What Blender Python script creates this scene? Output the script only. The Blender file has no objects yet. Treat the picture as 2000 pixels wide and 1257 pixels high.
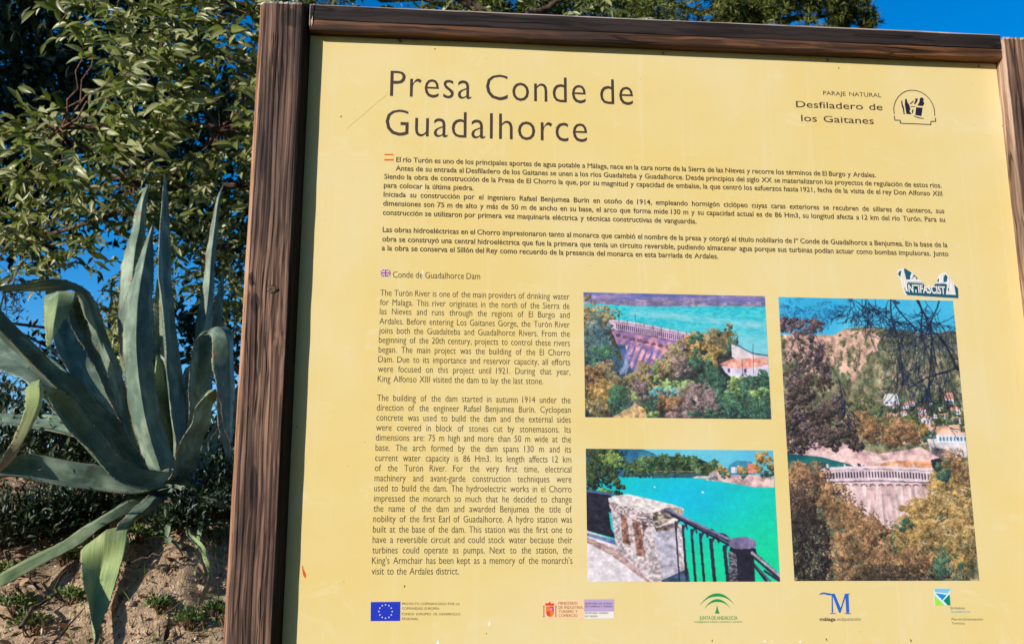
import bpy, bmesh, math, random
import numpy as np
from mathutils.geometry import tessellate_polygon
from mathutils import Vector, Matrix, noise as mnoise

# ------------------------------------------------------------------ camera
SC = bpy.context.scene
COL = SC.collection
R = math.radians
F_PX, PITCH, YAW, ROLL = 2017.58, 0.218288, -0.085439, -0.000852
EYE = 1.6
cam_d = bpy.data.cameras.new('camera'); cam = bpy.data.objects.new('camera', cam_d); COL.objects.link(cam)
cam_d.sensor_width = 36; cam_d.lens = 36 * F_PX / 2000
cam_d.clip_start = 0.05; cam_d.clip_end = 3000
cam_d.dof.use_dof = True; cam_d.dof.focus_distance = 2.15; cam_d.dof.aperture_fstop = 13
CROT = Matrix.Rotation(YAW, 3, 'Z') @ Matrix.Rotation(PITCH, 3, 'X') @ Matrix.Rotation(ROLL, 3, 'Y')
cam.matrix_world = Matrix.Translation((0, 0, EYE)) @ (CROT @ Matrix.Rotation(R(90), 3, 'X')).to_4x4()
SC.camera = cam

# ------------------------------------------------------------------ light
SUN_AZ, SUN_EL = 50, 18.5            # degrees left of straight-behind the camera, elevation
to_sun = Vector((-math.sin(R(SUN_AZ)) * math.cos(R(SUN_EL)), -math.cos(R(SUN_AZ)) * math.cos(R(SUN_EL)), math.sin(R(SUN_EL))))
sd = bpy.data.lights.new('sun', 'SUN'); sd.energy = 3.9; sd.angle = R(0.5); sd.color = (1.0, 0.93, 0.82)
sun = bpy.data.objects.new('sun', sd); COL.objects.link(sun)
sun.rotation_euler = to_sun.to_track_quat('Z', 'Y').to_euler(); sun.location = to_sun * 30
W = bpy.data.worlds.new('World'); SC.world = W; W.use_nodes = True
wn = W.node_tree; wn.nodes.clear()
sky = wn.nodes.new('ShaderNodeTexSky'); sky.sky_type = 'NISHITA'; sky.sun_disc = False
sky.sun_elevation = R(SUN_EL); sky.sun_rotation = math.atan2(to_sun.x, to_sun.y)
sky.altitude = 400; sky.air_density = 1.0; sky.dust_density = 0.2; sky.ozone_density = 3.0
hs = wn.nodes.new('ShaderNodeHueSaturation'); hs.inputs['Saturation'].default_value = 1.45; hs.inputs['Hue'].default_value = 0.505
bg = wn.nodes.new('ShaderNodeBackground'); bg.inputs[1].default_value = 0.13
wo = wn.nodes.new('ShaderNodeOutputWorld')
wn.links.new(sky.outputs[0], hs.inputs['Color']); wn.links.new(hs.outputs[0], bg.inputs[0]); wn.links.new(bg.outputs[0], wo.inputs[0])
vs = SC.view_settings; vs.view_transform = 'Standard'; vs.look = 'None'; vs.exposure = 0.48; vs.gamma = 1.0; vs.use_curve_mapping = False
SC.render.engine = 'CYCLES'
SC.cycles.max_bounces = 6; SC.cycles.transparent_max_bounces = 4

rnd = random.Random(7)
NP = np.random.RandomState(11)

# ------------------------------------------------------------------ geometry helpers
def ray(px, py):
    d = CROT @ Vector(((px - 1000) / F_PX, 1.0, -(py - 628.5) / F_PX))
    return d.x / d.y, d.z / d.y
def at(px, py, Y):                     # the point of the place at depth Y behind this spot of the photograph
    a, b = ray(px, py); return Vector((a * Y, Y, EYE + b * Y))
BY = 2.1                               # the printed face of the panel
def bd(px, py):
    a, b = ray(px, py); return a * BY, EYE + b * BY

def link(name, me, mat=None, parent=None):
    o = bpy.data.objects.new(name, me); COL.objects.link(o)
    if mat is not None and me is not None and not me.materials: me.materials.append(mat)
    if parent is not None: o.parent = parent
    return o
def mesh_of(name, verts, faces, smooth=False):
    me = bpy.data.meshes.new(name); me.from_pydata([tuple(v) for v in verts], [], faces); me.update()
    if smooth: me.polygons.foreach_set('use_smooth', [True] * len(me.polygons))
    return me
def bulk(name, V, F, smooth=False):    # numpy arrays of triangles or quads
    me = bpy.data.meshes.new(name); k = F.shape[1]
    me.vertices.add(len(V)); me.vertices.foreach_set('co', np.ascontiguousarray(V, dtype=np.float32).ravel())
    me.loops.add(F.size); me.loops.foreach_set('vertex_index', np.ascontiguousarray(F, dtype=np.int32).ravel())
    me.polygons.add(len(F)); me.polygons.foreach_set('loop_start', np.arange(0, F.size, k, dtype=np.int32))
    me.update(calc_edges=True)
    if smooth: me.polygons.foreach_set('use_smooth', np.ones(len(F), dtype=bool))
    return me
def empty(name, loc, label, cat, group=None):
    o = bpy.data.objects.new(name, None); COL.objects.link(o); o.location = loc
    o.empty_display_size = .1
    return tag(o, label, cat, group)
def tag(o, label=None, cat=None, group=None, kind=None):
    if label: o['label'] = label
    if cat: o['category'] = cat
    if group: o['group'] = group
    if kind: o['kind'] = kind
    return o
def point_attr(me, name, data):
    a = me.attributes.new(name, 'FLOAT', 'POINT'); a.data.foreach_set('value', np.asarray(data, dtype=np.float32))
def color_attr(me, data):              # n x 3 linear, per vertex
    a = me.color_attributes.new('Col', 'FLOAT_COLOR', 'POINT')
    d = np.ones((len(data), 4), dtype=np.float32); d[:, :3] = data; a.data.foreach_set('color', d.ravel())
def lin(c):
    c = np.asarray(c, dtype=float) / 255.0
    return np.where(c <= .04045, c / 12.92, ((c + .055) / 1.055) ** 2.4)

# ------------------------------------------------------------------ material helpers
class NT:
    def __init__(s, name, rough=.6, spec=.4):
        s.m = bpy.data.materials.new(name); s.m.use_nodes = True; s.t = s.m.node_tree
        s.b = s.t.nodes['Principled BSDF']; s.b.inputs['Roughness'].default_value = rough
        s.b.inputs['Specular IOR Level'].default_value = spec
    def n(s, typ, **kw):
        x = s.t.nodes.new(typ)
        for k, v in kw.items(): setattr(x, k, v)
        return x
    def l(s, a, b): s.t.links.new(a, b)
    def noise(s, vec, scale, detail=4, rough=.6, dist=0.0):
        x = s.n('ShaderNodeTexNoise'); x.inputs['Scale'].default_value = scale; x.inputs['Detail'].default_value = detail
        x.inputs['Roughness'].default_value = rough; x.inputs['Distortion'].default_value = dist
        if vec is not None: s.l(vec, x.inputs['Vector'])
        return x.outputs['Fac']
    def ramp(s, fac, stops):
        x = s.n('ShaderNodeValToRGB'); e = x.color_ramp.elements
        while len(e) < len(stops): e.new(0.5)
        for i, (p, c) in enumerate(stops):
            e[i].position = p; e[i].color = (c[0], c[1], c[2], 1) if hasattr(c, '__len__') else (c, c, c, 1)
        s.l(fac, x.inputs[0]); return x.outputs[0]
    def mix(s, fac, a, b, mode='MIX'):
        x = s.n('ShaderNodeMix', data_type='RGBA', blend_type=mode)
        for sock, v in ((x.inputs[0], fac), (x.inputs[6], a), (x.inputs[7], b)):
            if isinstance(v, (int, float)): sock.default_value = v
            elif isinstance(v, (tuple, list)): sock.default_value = (v[0], v[1], v[2], 1)
            else: s.l(v, sock)
        return x.outputs[2]
    def math(s, op, a, b=0.0, c=None):
        x = s.n('ShaderNodeMath', operation=op)
        for i, v in enumerate((a, b) if c is None else (a, b, c)):
            if isinstance(v, (int, float)): x.inputs[i].default_value = v
            else: s.l(v, x.inputs[i])
        return x.outputs[0]
    def coord(s, out='Object', scale=(1, 1, 1), loc=(0, 0, 0)):
        c = s.n('ShaderNodeTexCoord'); m = s.n('ShaderNodeMapping')
        m.inputs['Scale'].default_value = scale; m.inputs['Location'].default_value = loc
        s.l(c.outputs[out], m.inputs[0]); return m.outputs[0]
    def attr(s, name): x = s.n('ShaderNodeAttribute', attribute_name=name); return x
    def bump(s, h, strength=.3, dist=.002):
        x = s.n('ShaderNodeBump'); x.inputs['Strength'].default_value = strength; x.inputs['Distance'].default_value = dist
        s.l(h, x.inputs['Height']); s.l(x.outputs[0], s.b.inputs['Normal'])
    def col(s, c):
        if isinstance(c, (tuple, list)): s.b.inputs['Base Color'].default_value = (c[0], c[1], c[2], 1)
        else: s.l(c, s.b.inputs['Base Color'])
    def rgh(s, c): s.l(c, s.b.inputs['Roughness'])

def flat(name, c, rough=.5, spec=.4):
    t = NT(name, rough, spec); t.col(tuple(c)); return t.m

# weathered pine: long grain along one axis (0 = x, 2 = z), relief ridges
def wood(name, axis, dark, mid, light, stain=.0, seed=0.0, fine=1.0, blobs=()):
    t = NT(name, .75, .25)
    s = [75.0 * fine, 75.0 * fine, 75.0 * fine]; s[axis] = 1.6
    wcs = [9.0, 9.0, 9.0]; wcs[axis] = 2.4
    wn_ = t.n('ShaderNodeTexNoise'); wn_.inputs['Scale'].default_value = 1.0; wn_.inputs['Detail'].default_value = 3; t.l(t.coord('Object', wcs, (seed * 2, 1, seed)), wn_.inputs['Vector'])
    off = t.n('ShaderNodeVectorMath', operation='SCALE'); sub = t.n('ShaderNodeVectorMath', operation='SUBTRACT'); sub.inputs[1].default_value = (.5, .5, .5)
    t.l(wn_.outputs['Color'], sub.inputs[0]); t.l(sub.outputs[0], off.inputs[0]); off.inputs['Scale'].default_value = .05
    tc = t.n('ShaderNodeTexCoord'); addv = t.n('ShaderNodeVectorMath', operation='ADD'); t.l(tc.outputs['Object'], addv.inputs[0]); t.l(off.outputs[0], addv.inputs[1])
    def wc(sc, lc):
        m_ = t.n('ShaderNodeMapping'); m_.inputs['Scale'].default_value = sc; m_.inputs['Location'].default_value = lc; t.l(addv.outputs[0], m_.inputs[0]); return m_.outputs[0]
    v = wc(s, (seed, seed * .7, seed * .3))
    wav = t.noise(v, 1.0, 3, .55, .5)
    s2 = [170.0, 170.0, 170.0]; s2[axis] = 3.2
    v2 = wc(s2, (seed * 1.3, 0, seed))
    fib = t.noise(v2, 1.0, 5, .65, .2)
    big = t.noise(t.coord('Object', (6, 6, 2.5) if axis == 2 else (2.5, 6, 6), (seed, seed, 0)), 1.0, 4, .6, .3)
    g = t.math('ADD', t.math('MULTIPLY', wav, .62), t.math('MULTIPLY', fib, .38))
    c = t.ramp(g, [(.36, dark), (.48, mid), (.58, light)])
    gd = t.ramp(big, [(.38, 0.0), (.68, 1.0)])
    c = t.mix(t.math('MULTIPLY', gd, .78 + stain), c, (.035, .024, .024))
    cs_ = [52.0, 52.0, 52.0]; cs_[axis] = 1.5
    cr_ = t.noise(wc(cs_, (seed + 5, 2, 1)), 1.0, 2, .4, .2)
    crack = t.ramp(cr_, [(.478, 0.0), (.494, 1.0), (.506, 1.0), (.522, 0.0)])
    gate = t.ramp(t.noise(t.coord('Object', (14, 14, 3.2) if axis == 2 else (3.2, 14, 14), (seed + 1, 3, 3)), 1.0, 2, .5), [(.52, 0.0), (.58, 1.0)])
    crack = t.math('MULTIPLY', crack, gate); c = t.mix(t.math('MULTIPLY', crack, .85), c, (.006, .004, .004))
    for (cx_, cy_, cz_, r_, squash) in blobs:
        sb = t.n('ShaderNodeVectorMath', operation='SUBTRACT'); sb.inputs[1].default_value = (cx_, cy_, cz_); t.l(addv.outputs[0], sb.inputs[0])
        ml = t.n('ShaderNodeVectorMath', operation='MULTIPLY'); ml.inputs[1].default_value = (1 / r_, 0, squash / r_); t.l(sb.outputs[0], ml.inputs[0])
        ln = t.n('ShaderNodeVectorMath', operation='LENGTH'); t.l(ml.outputs[0], ln.inputs[0])
        c = t.mix(t.math('MULTIPLY', t.ramp(t.math('ADD', ln.outputs['Value'], t.math('MULTIPLY', fib, .9)), [(.9, .85), (1.5, 0.0)]), 1.0), c, (.020, .013, .013))
    speck = t.ramp(t.noise(t.coord('Object', (60, 60, 60)), 1.0, 2, .5), [(.70, 0.0), (.76, 1.0)])
    c = t.mix(t.math('MULTIPLY', speck, .35), c, (.03, .02, .018))
    t.col(c); t.bump(t.math('SUBTRACT', g, t.math('MULTIPLY', crack, .7)), .6, .004)
    return t.m
M_post = wood('weathered post wood', 2, (.018, .009, .007), (.085, .044, .031), (.27, .155, .108), .0, 3.1, 1.0, ((-.312, 2.06, 2.117, .017, .8), (-.343, 2.06, 2.085, .016, .4), (-.350, 2.06, 2.135, .010, .3), (-.300, 2.06, 2.715, .040, .9), (-.330, 2.06, 1.72, .012, .15), (-.345, 2.06, 2.40, .010, .1)))
M_beam = wood('dark stained beam wood', 0, (.004, .003, .003), (.011, .008, .008), (.034, .024, .023), .0, 1.7)
M_under = wood('warm brown beam wood', 0, (.020, .009, .005), (.085, .034, .014), (.26, .115, .048), .1, 5.2)
M_cham = wood('shaded chamfer wood', 2, (.008, .006, .006), (.014, .010, .010), (.03, .022, .02), .0, 8.2)  # near-black colour carries the shade of the unlit inner chamfer
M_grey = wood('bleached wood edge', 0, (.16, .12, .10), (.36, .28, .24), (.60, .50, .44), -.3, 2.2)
M_greyv = wood('bleached end grain', 2, (.14, .11, .10), (.34, .28, .24), (.62, .54, .48), -.3, 6.2)
M_orange = wood('sunlit post edge wood', 2, (.09, .042, .022), (.30, .145, .078), (.52, .30, .18), -.35, 9.1)  # lighter, warmer post wood: sun on the left bevel put into the colour

M_side = wood('sunlit post side', 2, (.10, .052, .032), (.34, .20, .13), (.58, .40, .30), -.2, 4.4)  # pale copy of the post wood, sunlight on the inner side painted in
# printed panel, faded yellow
t = NT('printed yellow panel', .42, .35)
n1 = t.noise(t.coord('Object', (2.2, 1, 2.2)), 1.0, 5, .6, .4)
n2 = t.noise(t.coord('Object', (1.2, 1, 9.0)), 1.0, 3, .6, .2)
c = t.ramp(n1, [(.35, (.76, .585, .225)), (.5, (.76, .615, .295)), (.66, (.765, .65, .39))])
c = t.mix(t.math('MULTIPLY', n2, .5), c, (.80, .64, .29))
scuff = t.ramp(t.noise(t.coord('Object', (26, 1, 26)), 1.0, 4, .7, .6), [(.68, 0.0), (.74, 1.0)])
c = t.mix(t.math('MULTIPLY', scuff, .10), c, (.45, .33, .14))
fade = t.ramp(t.noise(t.coord('Object', (9, 1, 14), (4, 0, 2)), 1.0, 3, .7, 1.0), [(.60, 0.0), (.72, 1.0)])
c = t.mix(t.math('MULTIPLY', fade, .25), c, (.84, .76, .56))
strk = t.ramp(t.noise(t.coord('Object', (48, 1, 1.1), (7, 0, 3)), 1.0, 4, .6, .3), [(.56, 0.0), (.70, 1.0)])
c = t.mix(t.math('MULTIPLY', strk, .16), c, (.80, .74, .56))
dust = t.ramp(t.noise(t.coord('Object', (160, 1, 160), (1, 0, 5)), 1.0, 3, .6), [(.66, 0.0), (.74, 1.0)])
c = t.mix(t.math('MULTIPLY', dust, t.math('MULTIPLY', n2, .28)), c, (.42, .33, .17))
t.col(c); t.rgh(t.ramp(n1, [(.3, .36), (.7, .52)]))
t.bump(t.noise(t.coord('Object', (3, 1, 3)), 1.0, 2, .5), .05, .01)
M_panel = t.m
M_ink = flat('dark brown ink', (.060, .038, .034), .5)
M_inks = flat('brown black small print ink', (.075, .048, .026), .5)
M_inke = flat('soft brown print ink', (.080, .052, .026), .5)

# ------------------------------------------------------------------ TERRAIN
def sstep(a, b, x):
    x = np.clip((x - a) / (b - a), 0, 1); return x * x * (3 - 2 * x)
_G = NP.rand(64, 64, 64)
def vnoise(x, y, z=0.0):
    x = np.asarray(x, dtype=float); y = np.asarray(y, dtype=float); z = np.zeros_like(x) + z
    xi, yi, zi = np.floor(x).astype(int), np.floor(y).astype(int), np.floor(z).astype(int)
    fx, fy, fz = x - xi, y - yi, z - zi
    fx, fy, fz = [f * f * (3 - 2 * f) for f in (fx, fy, fz)]
    o = 0
    for dx in (0, 1):
        for dy in (0, 1):
            for dz in (0, 1):
                w = (fx if dx else 1 - fx) * (fy if dy else 1 - fy) * (fz if dz else 1 - fz)
                o = o + w * _G[(xi + dx) % 64, (yi + dy) % 64, (zi + dz) % 64]
    return o
def fbm(x, y, z=0.0, o=4, g=.5):
    s = 0; a = 1.0; tt = 0
    for i in range(o):
        f = 2 ** i; s = s + a * vnoise(x * f + 7.3 * i, y * f + 3.1 * i, z * f); tt += a; a *= g
    return s / tt
def ground_z(x, y):
    x = np.asarray(x, dtype=float); y = np.asarray(y, dtype=float)
    z = 1.18 * sstep(2.6, 3.55, y)
    z = z + .68 * np.clip((y - 3.55) / 1.0, 0, 1)
    z = z + .11 * sstep(4.4, 5.4, y)
    z = z - 1.97 * sstep(5.8, 14, y)
    # the bank falls away to either side of the path side
    z = z * (1 - .35 * sstep(2.5, 9, np.abs(x + .8)) * (y < 7))
    near = sstep(2.7, 3.4, y) * (1 - sstep(6, 9, y))
    z = z + .17 * np.exp(-((np.clip((x + .93) / np.where(x < -.93, .30, .15), -3, 3)) ** 2 + ((y - 3.98) / .24) ** 2) ** 1.6)
    z = z + near * .16 * (fbm(x * 2.1, y * 2.1, 1.0) - .5)
    z = z + near * .06 * (fbm(x * 9, y * 9, 2.0) - .5)
    far = sstep(20, 200, np.hypot(x, y))
    z = z - far * 6 * (fbm(x * .01 + 9, y * .01, 3.0)) 
    return z
def gz(x, y): return float(ground_z(np.array([x]), np.array([y]))[0])

xs = np.unique(np.round(np.concatenate([np.linspace(-1500, -60, 14), np.linspace(-60, -8, 20), np.linspace(-8, -2.6, 28), np.linspace(-2.6, .2, 165), np.linspace(.2, 6, 40), np.linspace(6, 60, 20), np.linspace(60, 1500, 14)]), 4))
ys = np.unique(np.round(np.concatenate([np.linspace(-600, -20, 8), np.linspace(-20, 2.4, 24), np.linspace(2.4, 3.3, 16), np.linspace(3.3, 5.6, 150), np.linspace(5.6, 14, 40), np.linspace(14, 80, 24), np.linspace(80, 2000, 16)]), 4))
X, Y = np.meshgrid(xs, ys)
Z = ground_z(X, Y)
fineM = sstep(3.0, 3.4, Y) * (1 - sstep(5.2, 6, Y)) * (1 - sstep(1.6, 2.6, np.abs(X + 1.1)))
Z = Z + fineM * (.020 * (fbm(X * 26, Y * 26, 4.0, 3) - .5) + .010 * (vnoise(X * 90, Y * 90) - .5))
nx, ny = len(xs), len(ys)
idx = np.arange(nx * ny).reshape(ny, nx)
Fq = np.stack([idx[:-1, :-1], idx[:-1, 1:], idx[1:, 1:], idx[1:, :-1]], -1).reshape(-1, 4)
me = bulk('ground', np.stack([X, Y, Z], -1).reshape(-1, 3), Fq, True)
t = NT('dry sandy earth', .95, .1)
v = t.coord('Object')
a = t.noise(v, 3.0, 5, .6, .3); b = t.noise(v, 38.0, 5, .7); cc = t.noise(v, 140.0, 3, .6)
c = t.ramp(a, [(.35, (.36, .235, .15)), (.52, (.58, .395, .25)), (.68, (.68, .485, .325))])
c = t.mix(t.ramp(b, [(.42, 0.0), (.62, .75)]), c, (.17, .12, .085))
c = t.mix(t.ramp(cc, [(.60, 0.0), (.72, .8)]), c, (.52, .42, .33))
g = t.ramp(t.noise(t.coord('Object', (1, 1, 1), (3, 9, 1)), 1.3, 4, .6), [(.48, 0.0), (.60, .6)])
c = t.mix(g, c, (.075, .075, .038))
sp = t.n('ShaderNodeSeparateXYZ'); t.l(v, sp.inputs[0])
yy_ = t.math('ADD', sp.outputs[1], t.math('MULTIPLY', a, 1.2))
turf = t.ramp(t.noise(v, 2.2, 4, .6), [(.35, (.030, .040, .014)), (.55, (.060, .068, .026)), (.70, (.115, .095, .050))])
c = t.mix(t.ramp(t.math('MULTIPLY', t.math('ABSOLUTE', t.math('SUBTRACT', yy_, 4.95)), .2), [(.36, 0.0), (.46, 1.0)]), c, turf)
t.col(c); t.bump(t.math('ADD', b, cc), .8, .012)
ground = link('ground', me, t.m); ground['kind'] = 'structure'

# ------------------------------------------------------------------ THE SIGN
sign = empty('information_sign', (-.32, 2.11, 0), 'large yellow information panel about a dam in a dark weathered wood frame', 'sign')
SO = Vector((.32, -2.11, 0))           # parts are built in world coordinates, then shifted under the empty
def part(name, me, mat=None, label=None, parent=None):
    o = link(name, me, mat); o.parent = parent or sign
    if parent is None: o.location = SO
    if label: o['label'] = label
    return o
def extrude_profile(prof, z0, z1, nseg, wob=.0, mats=None, cap=True, axis=2, seed=0.):
    """prof: closed (a,b) outline swept along an axis with slight wobble; face rows take mats[i]"""
    n = len(prof); V = []; Fc = []; mi = []
    for k in range(nseg + 1):
        s = z0 + (z1 - z0) * k / nseg
        for i, (p, q) in enumerate(prof):
            w = wob * (mnoise.noise(Vector((i * 3.7 + seed, s * 3.0, 1.3))) + .6 * mnoise.noise(Vector((i * 1.7, s * 11.0 + seed, 4.3))))
            w2 = wob * mnoise.noise(Vector((i * 2.9 + seed, s * 4.0, 7.7)))
            V.append((p + w, q + w2, s) if axis == 2 else (s, p + w, q + w2))
    for k in range(nseg):
        for i in range(n):
            j = (i + 1) % n
            Fc.append((k * n + i, k * n + j, (k + 1) * n + j, (k + 1) * n + i)); mi.append(mats[i] if mats else 0)
    if cap:
        Fc.append(tuple(range(n))[::-1]); mi.append(max(mats) + 0 if mats else 0)
        Fc.append(tuple(nseg * n + i for i in range(n))); mi.append(max(mats) if mats else 0)
    me = mesh_of('sweep', V, Fc)
    me.polygons.foreach_set('material_index', mi)
    return me
def fix_normals(me):
    bm = bmesh.new(); bm.from_mesh(me); bmesh.ops.recalc_face_normals(bm, faces=bm.faces); bm.to_mesh(me); bm.free(); me.update()

def post_mesh(xl, xr, side, seed, ztop):
    """front face with real relief: raised late-wood ridges running up the post"""
    # outline seen from above: front at y=2.063
    yf = 2.063
    if side < 0:      # left post: chamfer on its right (inner) corner, small bevel on its left
        fx0, fx1 = xl + .009, xr - .0164
        left = [(xl, yf + .11), (xl, yf + .010)]; right = [(xr, 2.1), (xr, yf + .11)]
    else:
        fx0, fx1 = xl + .003, xr - .009
        left = [(xl, yf + .11), (xl, yf + .004)]; right = [(xr, yf + .010), (xr, yf + .11)]
    nf = 60
    front = [(fx0 + (fx1 - fx0) * i / nf, yf) for i in range(nf + 1)]
    prof = left + front + right
    n = len(prof); nz = 150; V = []; Fc = []; mi = []
    kz, kx = 2.117, -.314
    for k in range(nz + 1):
        z = -.02 + (ztop - .005 + .02) * k / (nz - 1) if k < nz else ztop
        for i, (x, y) in enumerate(prof):
            d = 0.0; xx = x
            if 2 <= i < 2 + nf + 1:
                u = (x - fx0)
                # grain bends round the knot
                bend = 0.0
                if side < 0:
                    dz = (z - kz); bend = .010 * math.exp(-(dz / .07) ** 2) * (1 if x > kx else -1) * math.exp(-abs(x - kx) / .03)
                ph = (u - bend) * 620 + 5.5 * mnoise.noise(Vector((u * 18 + seed, z * 1.1, 2.2))) + 2 * mnoise.noise(Vector((seed, z * 5.0, u * 30)))
                edge = min(1.0, (x - fx0) / .004, (fx1 - x) / .004)
                amp_ = .25 + 1.1 * max(0, .5 + mnoise.noise(Vector((u * 55 + seed, z * 2.3, 9.1)))); d = -.00085 * amp_ * (math.sin(ph) + .5 * math.sin(ph * 2.3 + 1)) * max(0.0, edge) + .0014 * mnoise.noise(Vector((u * 60, z * 14, seed)))
            else:
                d = .0012 * mnoise.noise(Vector((i * 5.0 + seed, z * 7.0, 2)))
                xx += .0008 * mnoise.noise(Vector((i * 3.0, z * 9.0, seed)))
            zz = z
            if k == nz: zz = z + .004 * mnoise.noise(Vector((x * 90, seed, 0))) * .5 + .003 * mnoise.noise(Vector((x * 240, seed, 3)))
            if k == nz and side < 0 and i >= n - 3: zz += .5 * (y - yf)
            V.append((xx, y + d, zz))
    for k in range(nz):
        for i in range(n - 1):
            Fc.append((k * n + i, k * n + i + 1, (k + 1) * n + i + 1, (k + 1) * n + i))
            m = 0
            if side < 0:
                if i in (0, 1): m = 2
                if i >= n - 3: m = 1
            else:
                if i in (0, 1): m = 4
            if k >= nz - 1: m = 3 if m != 1 else 1
            mi.append(m)
        Fc.append((k * n + n - 1, k * n, (k + 1) * n, (k + 1) * n + n - 1)); mi.append(0)
    # top: fan
    V.append(((xl + xr) / 2, yf + .05, ztop + .004)); tcn = len(V) - 1
    for i in range(n): Fc.append((nz * n + i, nz * n + (i + 1) % n, tcn)); mi.append(3)
    me = mesh_of('post', V, Fc, True); me.polygons.foreach_set('material_index', mi); fix_normals(me)
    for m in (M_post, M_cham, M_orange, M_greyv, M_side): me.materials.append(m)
    return me
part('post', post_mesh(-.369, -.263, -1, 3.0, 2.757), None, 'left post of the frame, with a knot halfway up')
part('post', post_mesh(1.303, 1.41, 1, 11.0, 2.749), None, 'right post of the frame, sunlit on its inner side')
# knot on the left post
bm = bmesh.new()
for ri, (rr, yy) in enumerate([(.0062, .0), (.0052, -.0022), (.0038, -.0012), (.0026, -.0026), (.0010, -.0020)]):
    pass
KV = []; KF = []
rings = [(.0105, .0006), (.0088, -.0018), (.0078, -.0012), (.0056, -.0036), (.0034, -.0018), (.0010, -.0030)]
for rr, yy in rings:
    for i in range(18):
        a = 2 * math.pi * i / 18; w = 1 + .07 * math.sin(3 * a + 1)
        KV.append((-.310 + rr * 1.15 * w * math.cos(a), 2.0625 + yy, 2.117 + rr * .8 * w * math.sin(a)))
for k in range(len(rings) - 1):
    for i in range(18):
        j = (i + 1) % 18; KF.append((k * 18 + i, k * 18 + j, (k + 1) * 18 + j, (k + 1) * 18 + i))
KF.append(tuple((len(rings) - 1) * 18 + i for i in range(18)))
me = mesh_of('knot', KV, KF, True); fix_normals(me)
t = NT('knot wood', .5, .4); cn = t.noise(t.coord('Object', (180, 180, 180)), 1.0, 3); t.col(t.ramp(cn, [(.4, (.018, .010, .007)), (.62, (.13, .075, .035))]))
part('knot', me, t.m)

# top rail: dark front, unstained brown underside band, bleached top arris
zt, zb, zm = 2.762, 2.7003, 2.7225
prof = [(2.125, zt - .002), (2.125, zb), (2.0735, zb), (2.0715, zb + .003), (2.0722, zb + .009), (2.0712, zb + .015), (2.0725, zb + .021), (2.0735, zm), (2.0712, zm + .002), (2.0710, zm + .012), (2.0715, zm + .024), (2.0722, zt - .0045), (2.0755, zt - .0008), (2.085, zt)]
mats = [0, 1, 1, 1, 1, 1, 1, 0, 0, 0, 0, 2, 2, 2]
me = extrude_profile(prof, -.2625, 1.3028, 90, .0011, mats, True, 0, 4.0); fix_normals(me)
for m in (M_beam, M_under, M_grey): me.materials.append(m)
part('top_rail', me, None, 'top rail of the frame, black stained with a warm brown lower edge')
# the bevelled end of the rail beside the left post
me = mesh_of('rail_end', [(-.2640, 2.0755, zt - .001), (-.2640, 2.0755, zb + .012), (-.2600, 2.0735, zb + .001), (-.2560, 2.0700, zb + .014), (-.2565, 2.0695, zm - .001), (-.2545, 2.0695, zt - .007), (-.2530, 2.0735, zt - .0005)],
             [(0, 1, 2, 3, 4, 5, 6)])
part('rail_end', me, M_greyv)
# bottom rail below the frame of the photograph
me = extrude_profile([(2.125, 1.28), (2.125, 1.22), (2.072, 1.22), (2.072, 1.28)], -.2625, 1.3028, 20, .001, [0, 0, 0, 0], True, 0, 9.0); fix_normals(me)
part('bottom_rail', me, M_beam)
# panel with thickness
PX0, PX1, PZ0, PZ1 = -.2629, 1.3029, 1.281, 2.7100
me = bpy.data.meshes.new('panel'); bm = bmesh.new()
bmesh.ops.create_cube(bm, size=1, matrix=Matrix.Translation(((PX0 + PX1) / 2, BY + .0065, (PZ0 + PZ1) / 2)) @ Matrix.Diagonal((PX1 - PX0, .013, PZ1 - PZ0, 1)))
bm.to_mesh(me); bm.free()
panel = part('panel', me, M_panel, 'yellow printed panel')

# ---- flat print helpers (everything lies a hair in front of the panel)
LAY = [0]
def print_poly(name, polys, mat, lay, parent=None, label=None):
    """polys: list of outlines in board coordinates (x, z)"""
    bm = bmesh.new(); y = BY - .0003 * lay
    for i_, p in enumerate(polys):
        vs_ = [bm.verts.new((x, y - 4e-6 * i_, z)) for x, z in p]
        for tri in tessellate_polygon([[Vector((x, z, 0)) for x, z in p]]):
            try: bm.faces.new([vs_[k] for k in tri])
            except ValueError: pass
    for f in bm.faces:
        f.normal_update()
        if f.normal.y > 0: f.normal_flip()
    me = bpy.data.meshes.new(name); bm.to_mesh(me); bm.free()
    return part(name, me, mat, label, parent)
def pxp(pts, ox=0, oy=0, s=1.0): return [bd(ox + x / s, oy + y / s) for x, y in pts]
def stroke(pts, w, closed=False):      # ribbon quads along a board polyline
    out = []
    P = [Vector(p) for p in pts]
    if closed: P.append(P[0])
    for a, b in zip(P[:-1], P[1:]):
        d = (b - a)
        if d.length < 1e-7: continue
        d.normalize(); nrm = Vector((-d.y, d.x)) * w / 2; e = d * w * .25
        out.append([tuple(a - e + nrm), tuple(a - e - nrm), tuple(b + e - nrm), tuple(b + e + nrm)])
    return out

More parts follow.
